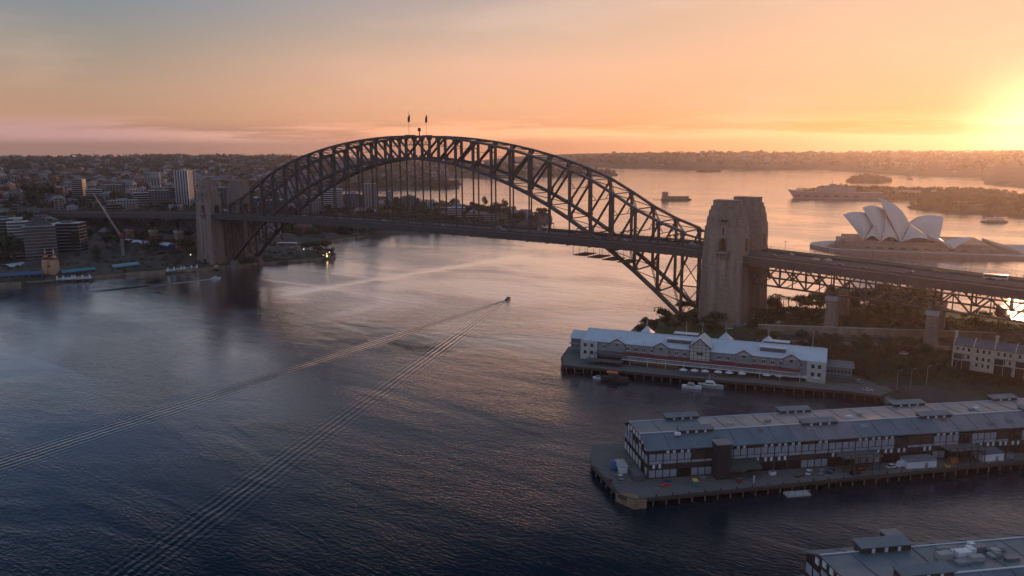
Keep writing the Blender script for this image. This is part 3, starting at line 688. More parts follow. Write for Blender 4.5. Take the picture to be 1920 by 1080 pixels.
def shed(A, ang, L, label, seed, west_end=True, long_detail=True):
    T = frame(A[0], A[1], ang); rd = random.Random(seed); Wd = 30
    w = thing('wharf_building', label, 'building')
    prof = [(-.9, 14.3), (8, 17.6), (15, 17.1), (22, 17.3), (30.9, 13.6)]
    b = MB(); b.box(0, 0, 3, L, Wd, 13.3, WALLB, T)
    g = [(0, 3), (0, 14.4), (8, 17.2), (15, 16.8), (22, 17.0), (30, 13.6), (30, 3)]
    for x in (0.0, L): b.poly([T(x, t, z) for t, z in (g if x else g[::-1])], WALLB)
    b.obj('wall', w)
    # roof in bays of slightly different sheet
    cuts = [0, 26, 58, 84, 118, 150, L] if long_detail else [0, 34, 70, L]
    for k in range(len(cuts)-1):
        s0, s1 = cuts[k]-(1.0 if k == 0 else 0), cuts[k+1]; m = ROOFT if k % 3 == 0 and k < 4 or not long_detail else ROOFT2
        if long_detail and k == 1: m = ROOFT
        b = MB()
        for (t0, z0), (t1, z1) in zip(prof[:-1], prof[1:]):
            mm = m if (t0 < 8 or k in (0,)) or not long_detail else mat('sunlit pink grey roof sheet', (.27, .24, .24), .4, .2, .15)  # pinkish sun and sky light on top and far slope, put into the colour
            b.hexa([T(s0, t0, z0-.3), T(s1, t0, z0-.3), T(s1, t1, z1-.3), T(s0, t1, z1-.3), T(s0, t0, z0), T(s1, t0, z0), T(s1, t1, z1), T(s0, t1, z1)], mm)
        b.obj('roof', w)
        b = MB(); n = max(1, int((s1-s0)/7.5))
        for j in range(n):
            x = s0+(s1-s0)*(j+.02)/n
            for (t0, z0), (t1, z1) in zip(prof[:-1], prof[1:]): b.beam(T(x, t0+.1, z0+.08), T(x, t1, z1+.08), .22, .16, SLATE if j % 2 else ROOFT2)
        b.beam(T(s0, 8, 17.75), T(s1, 8, 17.75), .5, .25, ROOFB); b.beam(T(s0, 22, 17.45), T(s1, 22, 17.45), .4, .2, ROOFB); b.obj('roof_seam', w)
    for k in range(int(L/9)):      # replaced and patched sheets
        s0 = rd.uniform(0, L-6); t0 = rd.uniform(.5, 5); a_, c_ = rd.uniform(1, 4), rd.uniform(1.2, 2.6); z0 = np.interp(t0, [-.9, 8], [14.3, 17.6]); z1 = np.interp(t0+c_, [-.9, 8], [14.3, 17.6])
        b = MB(); b.hexa([T(s0, t0, z0-.02), T(s0+a_, t0, z0-.02), T(s0+a_, t0+c_, z1-.02), T(s0, t0+c_, z1-.02), T(s0, t0, z0+.05), T(s0+a_, t0, z0+.05), T(s0+a_, t0+c_, z1+.05), T(s0, t0+c_, z1+.05)], rd.choice((ROOFT, ROOFT2, SLATE, mat('dull zinc sheet', (.22, .23, .25), .45, .25, .3)))); b.obj('roof_patch', w)
    # facade bays
    nb = int(L/5.4); bw = L/nb; cnt = 0
    for k in range(nb):
        x = k*bw; up = rd.random() < .68 or k in (0, 2); lo = rd.random() < .45 or k in (0, 1)
        fm = MB(); fm.box(x-.14, -.28, 3, x+.14, -.05, 13.6, TIMB, T); fm.obj('timber_post', w)
        if up:
            b = MB()
            for j in (0, 1): b.box(x+.3+j*bw/2, -.16, 10.0, x+bw/2-.12+j*bw/2, 0, 12.5, PALEP, T)
            b.box(x+.3, -.16, 8.6, x+bw-.2, 0, 9.7, PALEP, T); b.obj('wall_panel', w)
            if rd.random() < .5:
                for j in (.25, .7): b = MB(); b.box(x+bw*j, -.26, 12.7, x+bw*j+1.0, 0, 14.2, WHITE, T); b.obj('shutter', w)
        elif rd.random() < .6: b = MB(); b.box(x+.2, -.2, 8.6, x+bw-.2, 0, 9.4, PALEP, T); b.obj('wall_panel', w)
        else:
            b = MB(); b.box(x+.5, -.1, 9.2, x+bw-.4, 0.02, 12.4, GLASS, T)
            for j in range(1, 4): b.box(x+.5+j*(bw-.9)/4, -.18, 9.2, x+.58+j*(bw-.9)/4, -.1, 12.4, TIMB, T)
            b.obj('window', w)
        if lo:
            b = MB()
            for j in (0, 1): b.box(x+.3+j*bw/2, -.16, 3.4, x+bw/2-.12+j*bw/2, 0, 6.2, PALEP, T)
            b.obj('wall_panel', w)
        else:
            b = MB(); b.box(x+.6, -.08, 3.2, x+bw-.5, 0.02, 6.4, DARK, T); b.box(x+.6, -.15, 6.4, x+bw-.5, 0, 6.7, TIMB, T); b.obj('doorway', w)
        if rd.random() < .5:
            for j in (.3, .72): b = MB(); b.box(x+bw*j, -.24, 6.9, x+bw*j+.85, 0, 8.4, WHITE, T); b.obj('shutter', w)
    if west_end:
        for r_, (z0, z1) in enumerate(((3.4, 6.4), (8.3, 11.2), (11.6, 13.2))):
            for k in range(8):
                t = .4+k*3.7
                if rd.random() < .75: b = MB(); b.box(-.18, t, z0, 0, t+3.2, z1, PALEP if r_ else CREAM, T); b.obj('wall_panel', w)
        for k in range(8): b = MB(); t = .3+k*3.7; b.box(-.34, t-.2, 3, -.02, t+.08, 13.6, TIMB, T); b.obj('timber_post', w)
        for k in range(7):
            t = 3.5+k*3.5; zz = np.interp(t, [0, 8, 15, 22, 30], [14.4, 17.2, 16.8, 17, 13.6]); b = MB(); b.box(-.3, t-1, zz-2.6, 0, t+.6, zz-.7, WHITE, T); b.obj('gable_panel', w)
    return w, T
ANG = math.atan2(.691, .723); A23 = (343.8, -260.2); A45 = (431.7, -323.3)
w23, T23 = shed(A23, ANG, 214, 'long timber wharf building with blue grey roof and pale wall panels, right foreground', 3)
L23 = lambda px, py, z: loc_in(A23, ANG, at(px, py, z))
for (a, c, d, e) in ((14, 28, 6.5, 10.5), (14, 28, 21, 25), (64, 79, 6.5, 10.5), (62, 76, 21, 25), (114, 128, 6.5, 10.5), (112, 127, 21, 25), (160, 172, 7, 11), (158, 170, 21, 25)):
    lantern(T23, a, c, d, e, 16.7, 1.5, w23, ROOFT)
for k, (a, c) in enumerate(((12, 5), (36, 12), (52, 13), (86, 12), (92, 14.5), (140, 12), (143, 13))):
    b = MB(); b.box(a, c, 17.2, a+2.2, c+1.4, 18.1, (WHITE, CONC, GREYW)[k % 3], T23); b.obj('rooftop_unit', w23)
b = MB(); b.box(24.5, -5, 3, 30, 0, 16.4, mat('dark metal cladding', (.03, .03, .034), .6, .2), T23); b.box(24.2, -5.3, 16.4, 30.3, .2, 16.8, ROOFT2, T23); b.obj('lift_tower', w23)
b = MB(); b.hexa([T23(30.5, -6, 6.6), T23(42, -6, 6.6), T23(42, -.2, 8.6), T23(30.5, -.2, 8.6), T23(30.5, -6, 6.8), T23(42, -6, 6.8), T23(42, -.2, 8.8), T23(30.5, -.2, 8.8)], mat('green canvas', (.04, .06, .05), .8, .2))
for x in (31, 36, 41.5): b.box(x, -5.9, 3, x+.2, -5.7, 6.7, STEEL, T23)
b.obj('awning', w23)
for s0 in (74, 118):       # upper gallery bridges on the apron side
    b = MB(); b.box(s0, -6.5, 8.3, s0+16, -.2, 8.7, DECKM, T23)
    for k in range(6): b.box(s0+k*3, -6.4, 3, s0+k*3+.25, -6.1, 9.8, TIMB, T23)
    b.box(s0, -6.5, 9.6, s0+16, -6.35, 9.75, TIMB, T23); b.obj('gallery', w23)
wharf_deck('finger_wharf', 'timber wharf deck on piles carrying the long blue grey roofed building', T23, [(-16, 24), (-17.5, 14), (-14.5, -12), (-10.5, -16.5), (53, -13), (146, -8), (216, -6), (216, 36), (-12, 36)], 3.0, 4.7, (1, 2, 3, 4, 5), 3)
b = MB(); b.prism([T23(*q, 0)[:2] for q in ((-15.2, -10), (-10.6, -17.2), (-6, -17.0), (-9, -11))], -.5, 3.1, mat('rusty ochre concrete', (.26, .17, .10), .9, .3, .5)); tag(b.obj('mooring_dolphin'), 'ochre concrete corner block at the outer tip of the long wharf', 'mooring block')
w45, T45 = shed(A45, ANG, 118, 'wharf building roof cut off by the bottom right corner of the view', 8, True, False)
for (a, c, d, e) in ((12, 27, 6.5, 10.8), (10, 25, 20.5, 25), (64, 80, 6.5, 10.8), (62, 78, 20.5, 25)): lantern(T45, a, c, d, e, 16.6, 2.2, w45, ROOFT)
rd = random.Random(5)
for k in range(24):
    s0 = 28+rd.random()*20; t0 = 11+rd.random()*8; a, c = rd.uniform(1.2, 4), rd.uniform(1.2, 2.4)
    b = MB(); b.box(s0, t0, 17.0, s0+a, t0+c, 17.6+rd.random()*1.4, rd.choice((CONC, GREYW, GREYW, WHITE, ROOFT2)), T45); b.obj('rooftop_unit', w45)
for k in range(6):
    b = MB(); s0 = 52+k*5.3; b.hexa([T45(s0, .6, 15.2), T45(s0+4.8, .6, 15.2), T45(s0+4.8, 6.4, 17.25), T45(s0, 6.4, 17.25), T45(s0, .6, 15.35), T45(s0+4.8, .6, 15.35), T45(s0+4.8, 6.4, 17.4), T45(s0, 6.4, 17.4)], mat('solar panel glass', (.015, .018, .04), .2, .2)); b.obj('solar_panel', w45)
b = MB(); b.box(25, 31, 3, 29.5, 34.5, 15.6, WALLB, T45); b.box(24.6, 30.6, 15.6, 29.9, 34.9, 15.9, ROOFT2, T45); b.obj('lift_tower', w45)
wharf_deck('finger_wharf', 'wharf deck under the building in the bottom right corner', T45, [(-12, 36), (-12, -12), (118, -12), (118, 37)], 3.0, 5, (0,), 4)

# ---- the white and blue hotel wharf
A1 = (239.7, -128.8); ANG1 = math.atan2(.22, .975); T1 = frame(A1[0], A1[1], ANG1); LH, WH = 131, 26
h = thing('wharf_hotel', 'long white and grey hotel with pale blue roof on the wharf below the pylon', 'hotel')
b = MB(); b.box(0, 0, 3, LH, WH, 14, GREYW, T1); b.obj('wall', h)
zr = lambda t: 14.4+(18.3-14.4)*(1-abs(t-13)/13.6)
b = MB()
for t0, t1 in ((-.8, 13), (13, 26.8)):
    b.hexa([T1(-.5, t0, zr(t0)-.3), T1(LH+.5, t0, zr(t0)-.3), T1(LH+.5, t1, zr(t1)-.3), T1(-.5, t1, zr(t1)-.3), T1(-.5, t0, zr(t0)), T1(LH+.5, t0, zr(t0)), T1(LH+.5, t1, zr(t1)), T1(-.5, t1, zr(t1))], ROOFB)
for x in (0.05, LH-.05): b.poly([T1(x, 0, 13.9), T1(x, 13, 17.9), T1(x, 26, 13.9)], GREYW)
b.obj('roof', h)
b = MB()
for k in range(27): x = k*5.0; b.beam(T1(x, -.7, zr(-.7)+.05), T1(x, 13, zr(13)+.05), .12, .1, ROOFB); b.beam(T1(x, 13, zr(13)+.05), T1(x, 26.7, zr(26.7)+.05), .12, .1, ROOFB)
b.beam(T1(0, 13, 18.4), T1(LH, 13, 18.4), .6, .25, ROOFB); b.obj('roof_seam', h)
def gable(s0, s1, zt_, depth, big=False):
    c = (s0+s1)/2; ze = 14.2 if not big else 16.6; b = MB()
    y0 = -.7 if not big else -1.6
    b.box(s0, y0, 9.2 if not big else 8.8, s1, 0 if not big else 3, ze, GREYW if not big else CREAM, T1); b.poly([T1(s0, y0, ze), T1(s1, y0, ze), T1(c, y0, zt_)], CREAM)
    m = ROOFB
    for a, e in ((s0-.6, c), (c, s1+.6)):
        za, zc = (ze-.3, zt_+.15) if a < c-.1 else (zt_+.15, ze-.3)
        b.hexa([T1(a, y0-.6, za), T1(e, y0-.6, zc), T1(e, depth, zc), T1(a, depth, za), T1(a, y0-.6, za+.25), T1(e, y0-.6, zc+.25), T1(e, depth, zc+.25), T1(a, depth, za+.25)], m)
    o = b.obj('gable', h); t = MB()
    for a, e, za, zc in ((s0-.6, c, ze-.4, zt_+.1), (c, s1+.6, zt_+.1, ze-.4)): t.beam(T1(a, y0-.7, za), T1(e, y0-.7, zc), .2, .45, RED if not big else TIMB)
    if big:
        for k in range(6): x = s0+(s1-s0)*k/5; zz = ze+(zt_-ze)*(1-abs(x-c)/(s1-s0)*2); t.box(x-.12, y0-.14, 9, x+.12, y0-.02, zz-.1, TIMB, T1)
        for z in (9.6, 11.6, 13.6, 15.6, 17.4): t.box(s0+(.0 if z < 16.6 else 1.6), y0-.12, z, s1-(.0 if z < 16.6 else 1.6), y0-.02, z+.2, TIMB, T1)
        t.box(c-1.8, y0-.2, 12.2, c+1.8, y0-.02, 13.4, GLASS, T1)
    else: t.box(c-.7, y0-.1, 12.6, c+.7, y0+.02, 13.8, GLASS, T1)
    t.obj('gable_trim', o)
for s0 in (16.5, 41.5, 86, 110): gable(s0, s0+8.6, 16.6, 6)
gable(61.8, 72.6, 21, 13, True)
rd = random.Random(2)
for k in range(28):
    x = 3+k*4.6
    if 60 < x < 74: continue
    b = MB(); b.box(x, -.16, 10.4, x+1.5, 0.02, 12.4, GLASS, T1); f_ = b.obj('window', h)
    b = MB(); b.box(x-.2, -.2, 12.4, x+1.7, 0, 12.65, WHITE, T1); b.box(x-.2, -.2, 10.15, x+1.7, 0, 10.4, WHITE, T1); b.box(x+.68, -.2, 10.4, x+.82, 0, 12.4, WHITE, T1); b.obj('frame', f_)
b = MB(); b.hexa([T1(24, -4.2, 8.0), T1(LH-12, -4.2, 8.0), T1(LH-12, -.1, 9.2), T1(24, -.1, 9.2), T1(24, -4.2, 8.2), T1(LH-12, -4.2, 8.2), T1(LH-12, -.1, 9.4), T1(24, -.1, 9.4)], RED)
b.box(24, -4.35, 7.9, LH-12, -4.2, 8.2, WHITE, T1); b.obj('verandah_roof', h)
b = MB(); b.box(24, -4.1, 6.0, LH-12, -3.95, 6.12, WHITE, T1); b.box(24, -4.1, 7.0, LH-12, -3.95, 7.15, WHITE, T1); b.box(24, -4.2, 5.7, LH-12, -.1, 6.0, WHITE, T1)
for k in range(90): x = 24+k*(LH-36)/90; b.box(x, -4.08, 6.1, x+.12, -3.98, 7.0, WHITE, T1)
b.obj('balustrade', h)
for k in range(20): b = MB(); x = 24+k*5.0; b.box(x, -4.1, 3, x+.25, -3.85, 8, WHITE if k % 2 else RED, T1); b.obj('verandah_post', h)
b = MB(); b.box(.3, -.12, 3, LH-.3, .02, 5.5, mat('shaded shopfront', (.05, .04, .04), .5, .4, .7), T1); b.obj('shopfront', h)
b = MB(); b.box(29, -.7, 3.2, 56, -.14, 5.4, mat('ochre timber screens', (.42, .25, .13), .7, .15, .6), T1)
for k in range(9): b.box(29+k*3.3, -.8, 3.1, 29.25+k*3.3, -.68, 5.5, TIMB, T1)
b.obj('timber_screen', h)
b = MB(); b.box(-1, -.9, 3, 9, 2, 14.1, CREAM, T1); b.obj('corner_bay', h); b = MB(); b.box(LH-9, -1.2, 3, LH+.4, 2, 14.1, CREAM, T1); b.obj('corner_bay', h)
for x, y in ((1, -1.02), (5, -1.02), (LH-6.8, -1.32), (LH-3.6, -1.32)):
    for z in (10.6, 6.4): b = MB(); b.box(x, y, z, x+1.6, y+.14, z+2, GLASS, T1); b.obj('window', h)
b = MB(); b.box(9, -6, 8.4, 26, 0, 8.8, DECKM, T1); b.box(5, -11, 5.4, 26, -6, 5.7, DECKM, T1)
for x in range(5, 27, 3): b.box(x, -11, 3, x+.2, -10.8, 6.6, STEEL, T1); b.box(x+1, -6, 5.7, x+1.2, -5.8, 9.7, STEEL, T1)
b.box(5, -11, 6.5, 26, -10.9, 6.6, STEEL, T1); b.obj('terrace', h)
b = MB(); b.box(-11, 12, 3, 0, 25, 11.5, mat('blue grey cladding', (.13, .15, .17), .7, .15), T1); b.hexa([T1(-11.6, 11.4, 11.5), T1(0, 11.4, 11.5), T1(0, 25.4, 11.5), T1(-11.6, 25.4, 11.5), T1(-11.6, 18, 15.2), T1(0, 18, 15.2), T1(0, 18.6, 15.2), T1(-11.6, 18.6, 15.2)], ROOFB)
for z in (5, 8): b.box(-12, 11.8, z, -.1, 12.1, z+.8, GREYW, T1)
b.obj('end_wing', h)
for s0, t0 in ((48, 4.5), (50, 15), (98, 4.5), (99, 15)):
    b = MB(); zb_ = zr(t0+1.5)-.5; b.box(s0, t0, zb_, s0+13, t0+4, zb_+2.2, SLATE, T1); b.box(s0-.4, t0-.4, zb_+2.2, s0+13.4, t0+4.4, zb_+2.5, WHITE, T1); b.obj('roof_monitor', h)
for s0 in (33, 57, 78, 101, 124, 66):
    b = MB(); big = s0 in (33, 78, 101); 
    if big: b.frus((-4, -4, 4, 4, 16.5), (-.4, -.4, .4, .4, 20.6), ROOFB, lambda x, y, z, s0=s0: T1(s0+x, 20+y, z))
    q = T1(s0, 20 if big else 14, 0); b.cyl(q[0], q[1], 17, 27, .14, WHITE, 6, .06); b.obj('cupola' if big else 'flagstaff', h)
b = MB(); b.box(131.3, 6, 3, 144, 20, 10.2, mat('grey green boards', (.16, .19, .18), .8, .15), T1); b.box(131, 5.4, 10.2, 145, 20.5, 10.6, ROOFT, T1); b.box(131.3, 6.1, 9.2, 132, 20, 9.3, WHITE, T1); b.obj('wall', a_ := thing('wharf_annex', 'small grey green two storey annex at the landward end of the hotel wharf', 'building'))
for z in (5.0, 7.6):
    for k in range(7): b = MB(); b.box(132+k*1.7, 5.86, z, 133+k*1.7, 6.02, z+1.2, GLASS, T1); b.obj('window', a_)
b = MB(); b.box(131, 3.5, 5.6, 145, 6, 5.8, ROOFT, T1); b.obj('canopy', a_)
wharf_deck('hotel_wharf', 'timber wharf on many piles under the white and grey hotel', T1, [(-16, 22), (-12, -4), (-6, -19), (67, -17), (143, -12), (157, -14), (164, -2), (150, 28), (-14, 29)], 3.0, 4.6, (0, 1, 2, 3, 4, 5), 6)
# dark café umbrellas along the apron
def umbrella(name, label, x, y, z, r, m, grp):
    u = thing(name, label, 'umbrella', (x, y, z), 0, grp); b = MB(); b.cyl(0, 0, 0, 2.9, .05, STEEL, 6); b.obj('pole', u)
    b = MB(); n = 8
    for k in range(n):
        a0, a1 = 2*math.pi*k/n, 2*math.pi*(k+1)/n; b.poly([(r*math.cos(a0), r*math.sin(a0), 2.3), (r*math.cos(a1), r*math.sin(a1), 2.3), (0, 0, 3.3)], m); b.poly([(r*math.cos(a1), r*math.sin(a1), 2.26), (r*math.cos(a0), r*math.sin(a0), 2.26), (0, 0, 3.2)], m)
    b.obj('canopy', u); return u
CANV = mat('white canvas', (.62, .62, .62), .8, .08)
u0 = None
for k, px in enumerate((1281, 1302, 1322, 1346, 1367, 1391, 1437, 1460, 1483, 1507, 1530)):
    q = at(px, 701+(px-1280)*.062, 3.0)
    lab = 'white café umbrella on the hotel wharf apron, ' + ('first', 'second', 'third', 'fourth', 'fifth', 'sixth', 'seventh', 'eighth', 'ninth', 'tenth', 'last')[k] + ' from the seaward end'
    if u0 is None: u0 = umbrella('cafe_umbrella', lab, q[0], q[1], 3.0, 2.3, CANV, 'white umbrellas outside the wharf hotel')
    else: dup(u0, (q[0], q[1], 3.0), k*.3, lab)

# ================================================================== VEHICLES
def car(name, label, m, group, van=False):
    c = thing(name, label, 'van' if van else 'car', group=group)
    b = MB(); L, w_, h1, h2 = (4.5, 1.8, .85, 1.45) if not van else (5.6, 2.0, 1.1, 2.3)
    b.frus((-L/2, -w_/2, L/2, w_/2, .3), (-L/2+.05, -w_/2+.04, L/2-.05, w_/2-.04, h1), m); b.box(-L/2*(.5 if not van else .85), -w_/2+.2, h2-.06, L/2*(.28 if not van else .45), w_/2-.2, h2, m)
    b.obj('body', c); b = MB(); b.frus((-L/2*(.78 if not van else .96), -w_/2+.06, L/2*(.5 if not van else .75), w_/2-.06, h1), (-L/2*(.5 if not van else .85), -w_/2+.2, L/2*(.28 if not van else .45), w_/2-.2, h2-.06), GLASS if not van else m); b.obj('cabin', c)
    b = MB()
    for x in (-L*.3, L*.3):
        for y in (-w_/2+.1, w_/2-.1): b.beam((x, y-.1, .33), (x, y+.1, .33), .62, .62, DARK, (1, 0, 0))
    b.obj('wheels', c); return c
CARP = [mat('white car paint', (.65, .65, .66), .25, .05), mat('silver car paint', (.38, .39, .41), .25, .05, metal=.4), mat('black car paint', (.02, .02, .022), .2, .1), mat('red car paint', (.30, .03, .03), .25, .1), mat('navy car paint', (.03, .05, .12), .25, .1)]
CN = ['white', 'silver', 'black', 'red', 'navy']
protos = {}
def put_car(x, y, z, rz, ci, label, group, van=False):
    key = (ci, van)
    if key not in protos:
        c = car('van' if van else 'car', label, CARP[ci], group, van); c.location = (x, y, z); c.rotation_euler = (0, 0, rz); protos[key] = c; return c
    return dup(protos[key], (x, y, z), rz, label, group)
rd = random.Random(21); lanes = (-9.8, -6.6+1.6, -1.6, 1.6, 5, 8.4)
spots = [(1440, 474+22), (1455, 490), (1508, 489), (1535, 488), (1600, 497), (1650, 504), (1725, 512), (1770, 517)]
n_ = 0; used = []
for x in [310, 318, 333, 341, 352, 366, 389, 402, 430, 250, 232, 206, 181, 160, 132, 121, 96, 78, 52, 30, 8, -22, -45, -88, -120, -160, -210]:
    y = rd.choice(lanes); x += rd.uniform(-2, 2); ci = rd.choice((0, 0, 0, 1, 1, 2, 3, 4)); n_ += 1
    where = 'right approach road' if x > 300 else 'bridge roadway'
    put_car(x, y, zdeck(x)+.02, 0 if y > 0 else math.pi, ci, '%s car on the %s, %s' % (CN[ci], where, 'in a farther lane' if y > 0 else 'in a nearer lane'), 'cars driving across the bridge')
bus = thing('bus', 'white and blue bus on the approach road near the right edge of the view', 'bus', (432, 9.6, zdeck(432)+.02)); b = MB(); b.box(-6.2, -1.25, .4, 6.2, 1.25, 3.1, CARP[0]); b.obj('body', bus); b = MB(); b.box(-6.0, -1.28, 1.4, 5.8, 1.28, 2.5, GLASS); b.box(-6.22, -1.0, 1.3, -6.18, 1, 2.7, GLASS); b.obj('windows', bus); b = MB(); b.box(-6.1, -1.29, .6, 6.1, 1.29, 1.0, BLUE); b.obj('side_stripe', bus)
b = MB()
for x in (-4, 3.8): b.beam((x, -1.3, .5), (x, 1.3, .5), .95, .95, DARK, (1, 0, 0))
b.obj('wheels', bus)
# cars parked by the foreshore
for k, (px, py, rz, ci) in enumerate(((1367, 617, .5, 0), (1382, 614, .5, 1), (1398, 610, .6, 0), (1412, 597, 1.8, 0), (1415, 626, .3, 1), (1455, 626, .2, 0), (1428, 632, .2, 0), (1461, 607, .4, 0), (1478, 590, .5, 1), (1485, 600, .9, 4), (1440, 583, .9, 3), (1610, 716, 2.4, 0), (1616, 721, 2.4, 1), (1627, 733, .2, 0), (1695, 664, .1, 0))):
    z = 6.0
    for _ in range(4): q = at(px, py, z); z = max(2.6, hS1(*q)) if inside(POLY_S, *q) > 0 else 3.02
    put_car(q[0], q[1], z+.05, rz, ci, CN[ci]+' car parked ashore, '+('in the row below the nearest pylon', 'beside the palm lawn', 'near the retaining wall', 'by the landward end of the hotel wharf')[0 if k < 4 else (1 if k in (8, 9, 10) else (3 if k in (11, 12, 13) else 2))], 'parked cars near the nearer pylons')
for k, (s0, t0, ci, rz, van) in enumerate(((61, -5, 0, .9, False), (66, -5.5, 1, .8, False), (70, -5, 4, .8, False), (82, -5, 3, .1, False), (95, -5, 0, .2, False), (100, -4.6, 0, .2, True), (78, -8, 2, .2, False), (-10, 2, 1, 1.5, False))):
    q = T23(s0, t0, 0); put_car(q[0], q[1], 3.03, ANG+rz, ci, CN[ci]+(' van' if van else ' car')+' on the long wharf apron, '+('at the seaward end' if k == 7 else ('nearest the green awning' if k < 3 else 'halfway along')), 'vehicles on the long wharf', van)
# apron clutter
def hut(name, label, cat, T, s0, t0, s1, t1, z0, z1, m, mr, door=True):
    o = thing(name, label, cat); b = MB(); b.box(s0, t0, z0, s1, t1, z1, m, T); b.obj('wall', o); b = MB(); b.hexa([T(s0-.3, t0-.3, z1), T(s1+.3, t0-.3, z1), T(s1+.3, t1+.3, z1+.4), T(s0-.3, t1+.3, z1+.4), T(s0-.3, t0-.3, z1+.2), T(s1+.3, t0-.3, z1+.2), T(s1+.3, t1+.3, z1+.6), T(s0-.3, t1+.3, z1+.6)], mr); b.obj('roof', o)
    if door: b = MB(); x = s0+(s1-s0)*.6; b.box(x, t0-.1, z0, x+min(1.2, (s1-s0)*.3), t0+.02, z0+2, GREYW, T); b.obj('door', o)
    return o
hut('site_shed', 'white flat roofed shed on the apron halfway along the long wharf', 'shed', T23, 100, -7.2, 112, -2.5, 3, 5.8, WHITE, ROOFT2)
hut('kiosk', 'white kiosk with grey green roof towards the landward end of the long wharf', 'kiosk', T23, 133, -5.6, 142, -1, 3, 6.0, WHITE, ROOFT)
hut('shipping_container', 'white container beside the blue boat at the seaward end of the long wharf', 'container', T23, -9, 6, -6, 12, 3, 5.6, WHITE, CONC, False)
hut('shipping_container', 'grey green container in front of the end wall of the long wharf building', 'container', T23, -5.5, -2, -2.5, 4.5, 3, 5.2, mat('grey green container', (.09, .12, .10), .7, .15), SLATE, False)
hut('ticket_booth', 'narrow teal and yellow booth on the wharf apron near the lift tower', 'booth', T23, 14, -9.8, 15.3, -8.6, 3, 5.3, TEAL, YEL, False)
def small_boat(name, label, x, y, z, rz, L, mh, mc, cat='boat', group=None, cover=None):
    o = thing(name, label, cat, (x, y, z), rz, group); b = MB(); n = 8; W_ = L*.3; top, bot = [], []
    prof = [(-.5, .85), (-.3, 1), (0, 1), (.25, .8), (.4, .45), (.5, .04)]
    for (u0_, a0), (u1_, a1) in zip(prof[:-1], prof[1:]):
        p = [(u0_*L, -a0*W_/2*.6, -.3), (u1_*L, -a1*W_/2*.6, -.3), (u1_*L, a1*W_/2*.6, -.3), (u0_*L, a0*W_/2*.6, -.3), (u0_*L, -a0*W_/2, L*.11), (u1_*L, -a1*W_/2, L*.11+max(0, u1_)*L*.06), (u1_*L, a1*W_/2, L*.11+max(0, u1_)*L*.06), (u0_*L, a0*W_/2, L*.11+max(0, u0_)*L*.06)]
        b.hexa(p, mh)
    b.obj('hull', o); b = MB(); b.frus((-L*.25, -W_*.34, L*.2, W_*.34, L*.1), (-L*.2, -W_*.28, L*.08, W_*.28, L*.26), mc); b.obj('cabin', o)
    b = MB(); b.box(-L*.19, -W_*.345, L*.15, L*.1, W_*.345, L*.2, GLASS); b.obj('cabin_windows', o)
    if cover: b = MB(); b.box(-L*.3, -W_*.36, L*.27, L*.1, W_*.36, L*.30, cover); b.obj('canopy', o)
    return o
q = T23(-9.5, 13, 0); small_boat('covered_boat', 'blue tarpaulin covered boat standing on the seaward end of the long wharf', q[0], q[1], 3.4, ANG+1.3, 9, BLUE, BLUE)
q = T23(4.5, -7, 0); small_boat('inflatable_boat', 'small orange red inflatable on the apron beside the wharf building', q[0], q[1], 3.3, ANG+.2, 3.6, mat('orange red rubber', (.6, .08, .03), .5, .1), mat('orange red rubber', (.6, .08, .03)))
def crate(T, s, t, a, c, hh, m, label, cat='crate', rz=0):
    q = T(s, t, 0); o = thing(cat.replace(' ', '_'), label, cat, (q[0], q[1], 3.0), ANG+rz); b = MB(); b.box(-a/2, -c/2, .12, a/2, c/2, hh, m); b.obj('box', o); b = MB(); b.box(-a/2-.05, -c/2-.05, hh, a/2+.05, c/2+.05, hh+.12, mat('lid board', (.12, .11, .1), .8)); b.box(-a/2, -c/2, 0, a/2, c/2, .12, TIMB); b.obj('lid', o); return o
crate(T23, -14, 5, 1.0, 5, .7, CONC, 'long pale block lying near the wharf tip edge', 'pallet')
crate(T23, -13.2, -2, .9, 5, .7, CONC, 'long pale block lying closest to the ochre corner', 'pallet')
crate(T23, -14.6, 0.5, 1.5, 2, 1.1, RED, 'dark red crate at the seaward edge of the long wharf')
crate(T23, 32, -8, 1.6, 1.4, 1.4, RED, 'red crate under the green awning')
crate(T23, 121, -4.5, 2.4, 2.2, 2.4, ORANGE, 'orange machine standing beside the white shed on the wharf', 'skip bin')
crate(T23, 37, -9.5, .5, .5, 3.0, CREAM, 'slim cream post stand near the wharf edge', 'stand')
for k, (s0, t0) in enumerate(((76, -10.5), (86, -10), (128, -8), (153, -6.5))):
    q = T23(s0, t0, 0); o = thing('street_lamp', 'black curved lamp post on the long wharf apron, '+('first', 'second', 'third', 'fourth')[k]+' from the seaward end', 'street lamp', (q[0], q[1], 3.0), ANG+math.pi/2, 'lamp posts on the long wharf'); b = MB(); b.cyl(0, 0, 0, 7.4, .13, STEEL, 6, .08)
    for j in range(5): a0, a1 = math.pi*j/7, math.pi*(j+1)/7; b.beam((1.1-1.1*math.cos(a0), 0, 7.4+1.1*math.sin(a0)), (1.1-1.1*math.cos(a1), 0, 7.4+1.1*math.sin(a1)), .12, .12, STEEL)
    b.obj('post', o); b = MB(); b.box(1.7, -.2, 7.9, 2.4, .2, 8.1, CONC); b.obj('lamp_head', o)
o = thing('pontoon', 'low grey floating pontoon moored against the side of the long wharf', 'pontoon', (*T23(51, -15.2, 0)[:2], 0), ANG); b = MB(); b.box(-4.5, -1.7, -.3, 4.5, 1.7, .7, CONC); b.obj('float', o); b = MB()
for x in (-4.2, -1.5, 1.5, 4.2): b.box(x-.06, -1.6, .7, x+.06, -1.48, 2.2, STEEL); b.box(x-.06, 1.48, .7, x+.06, 1.6, 2.9, STEEL)
b.box(-4.2, -1.58, 2.1, 4.2, -1.5, 2.2, WHITE); b.obj('railing', o)
bp_ = None
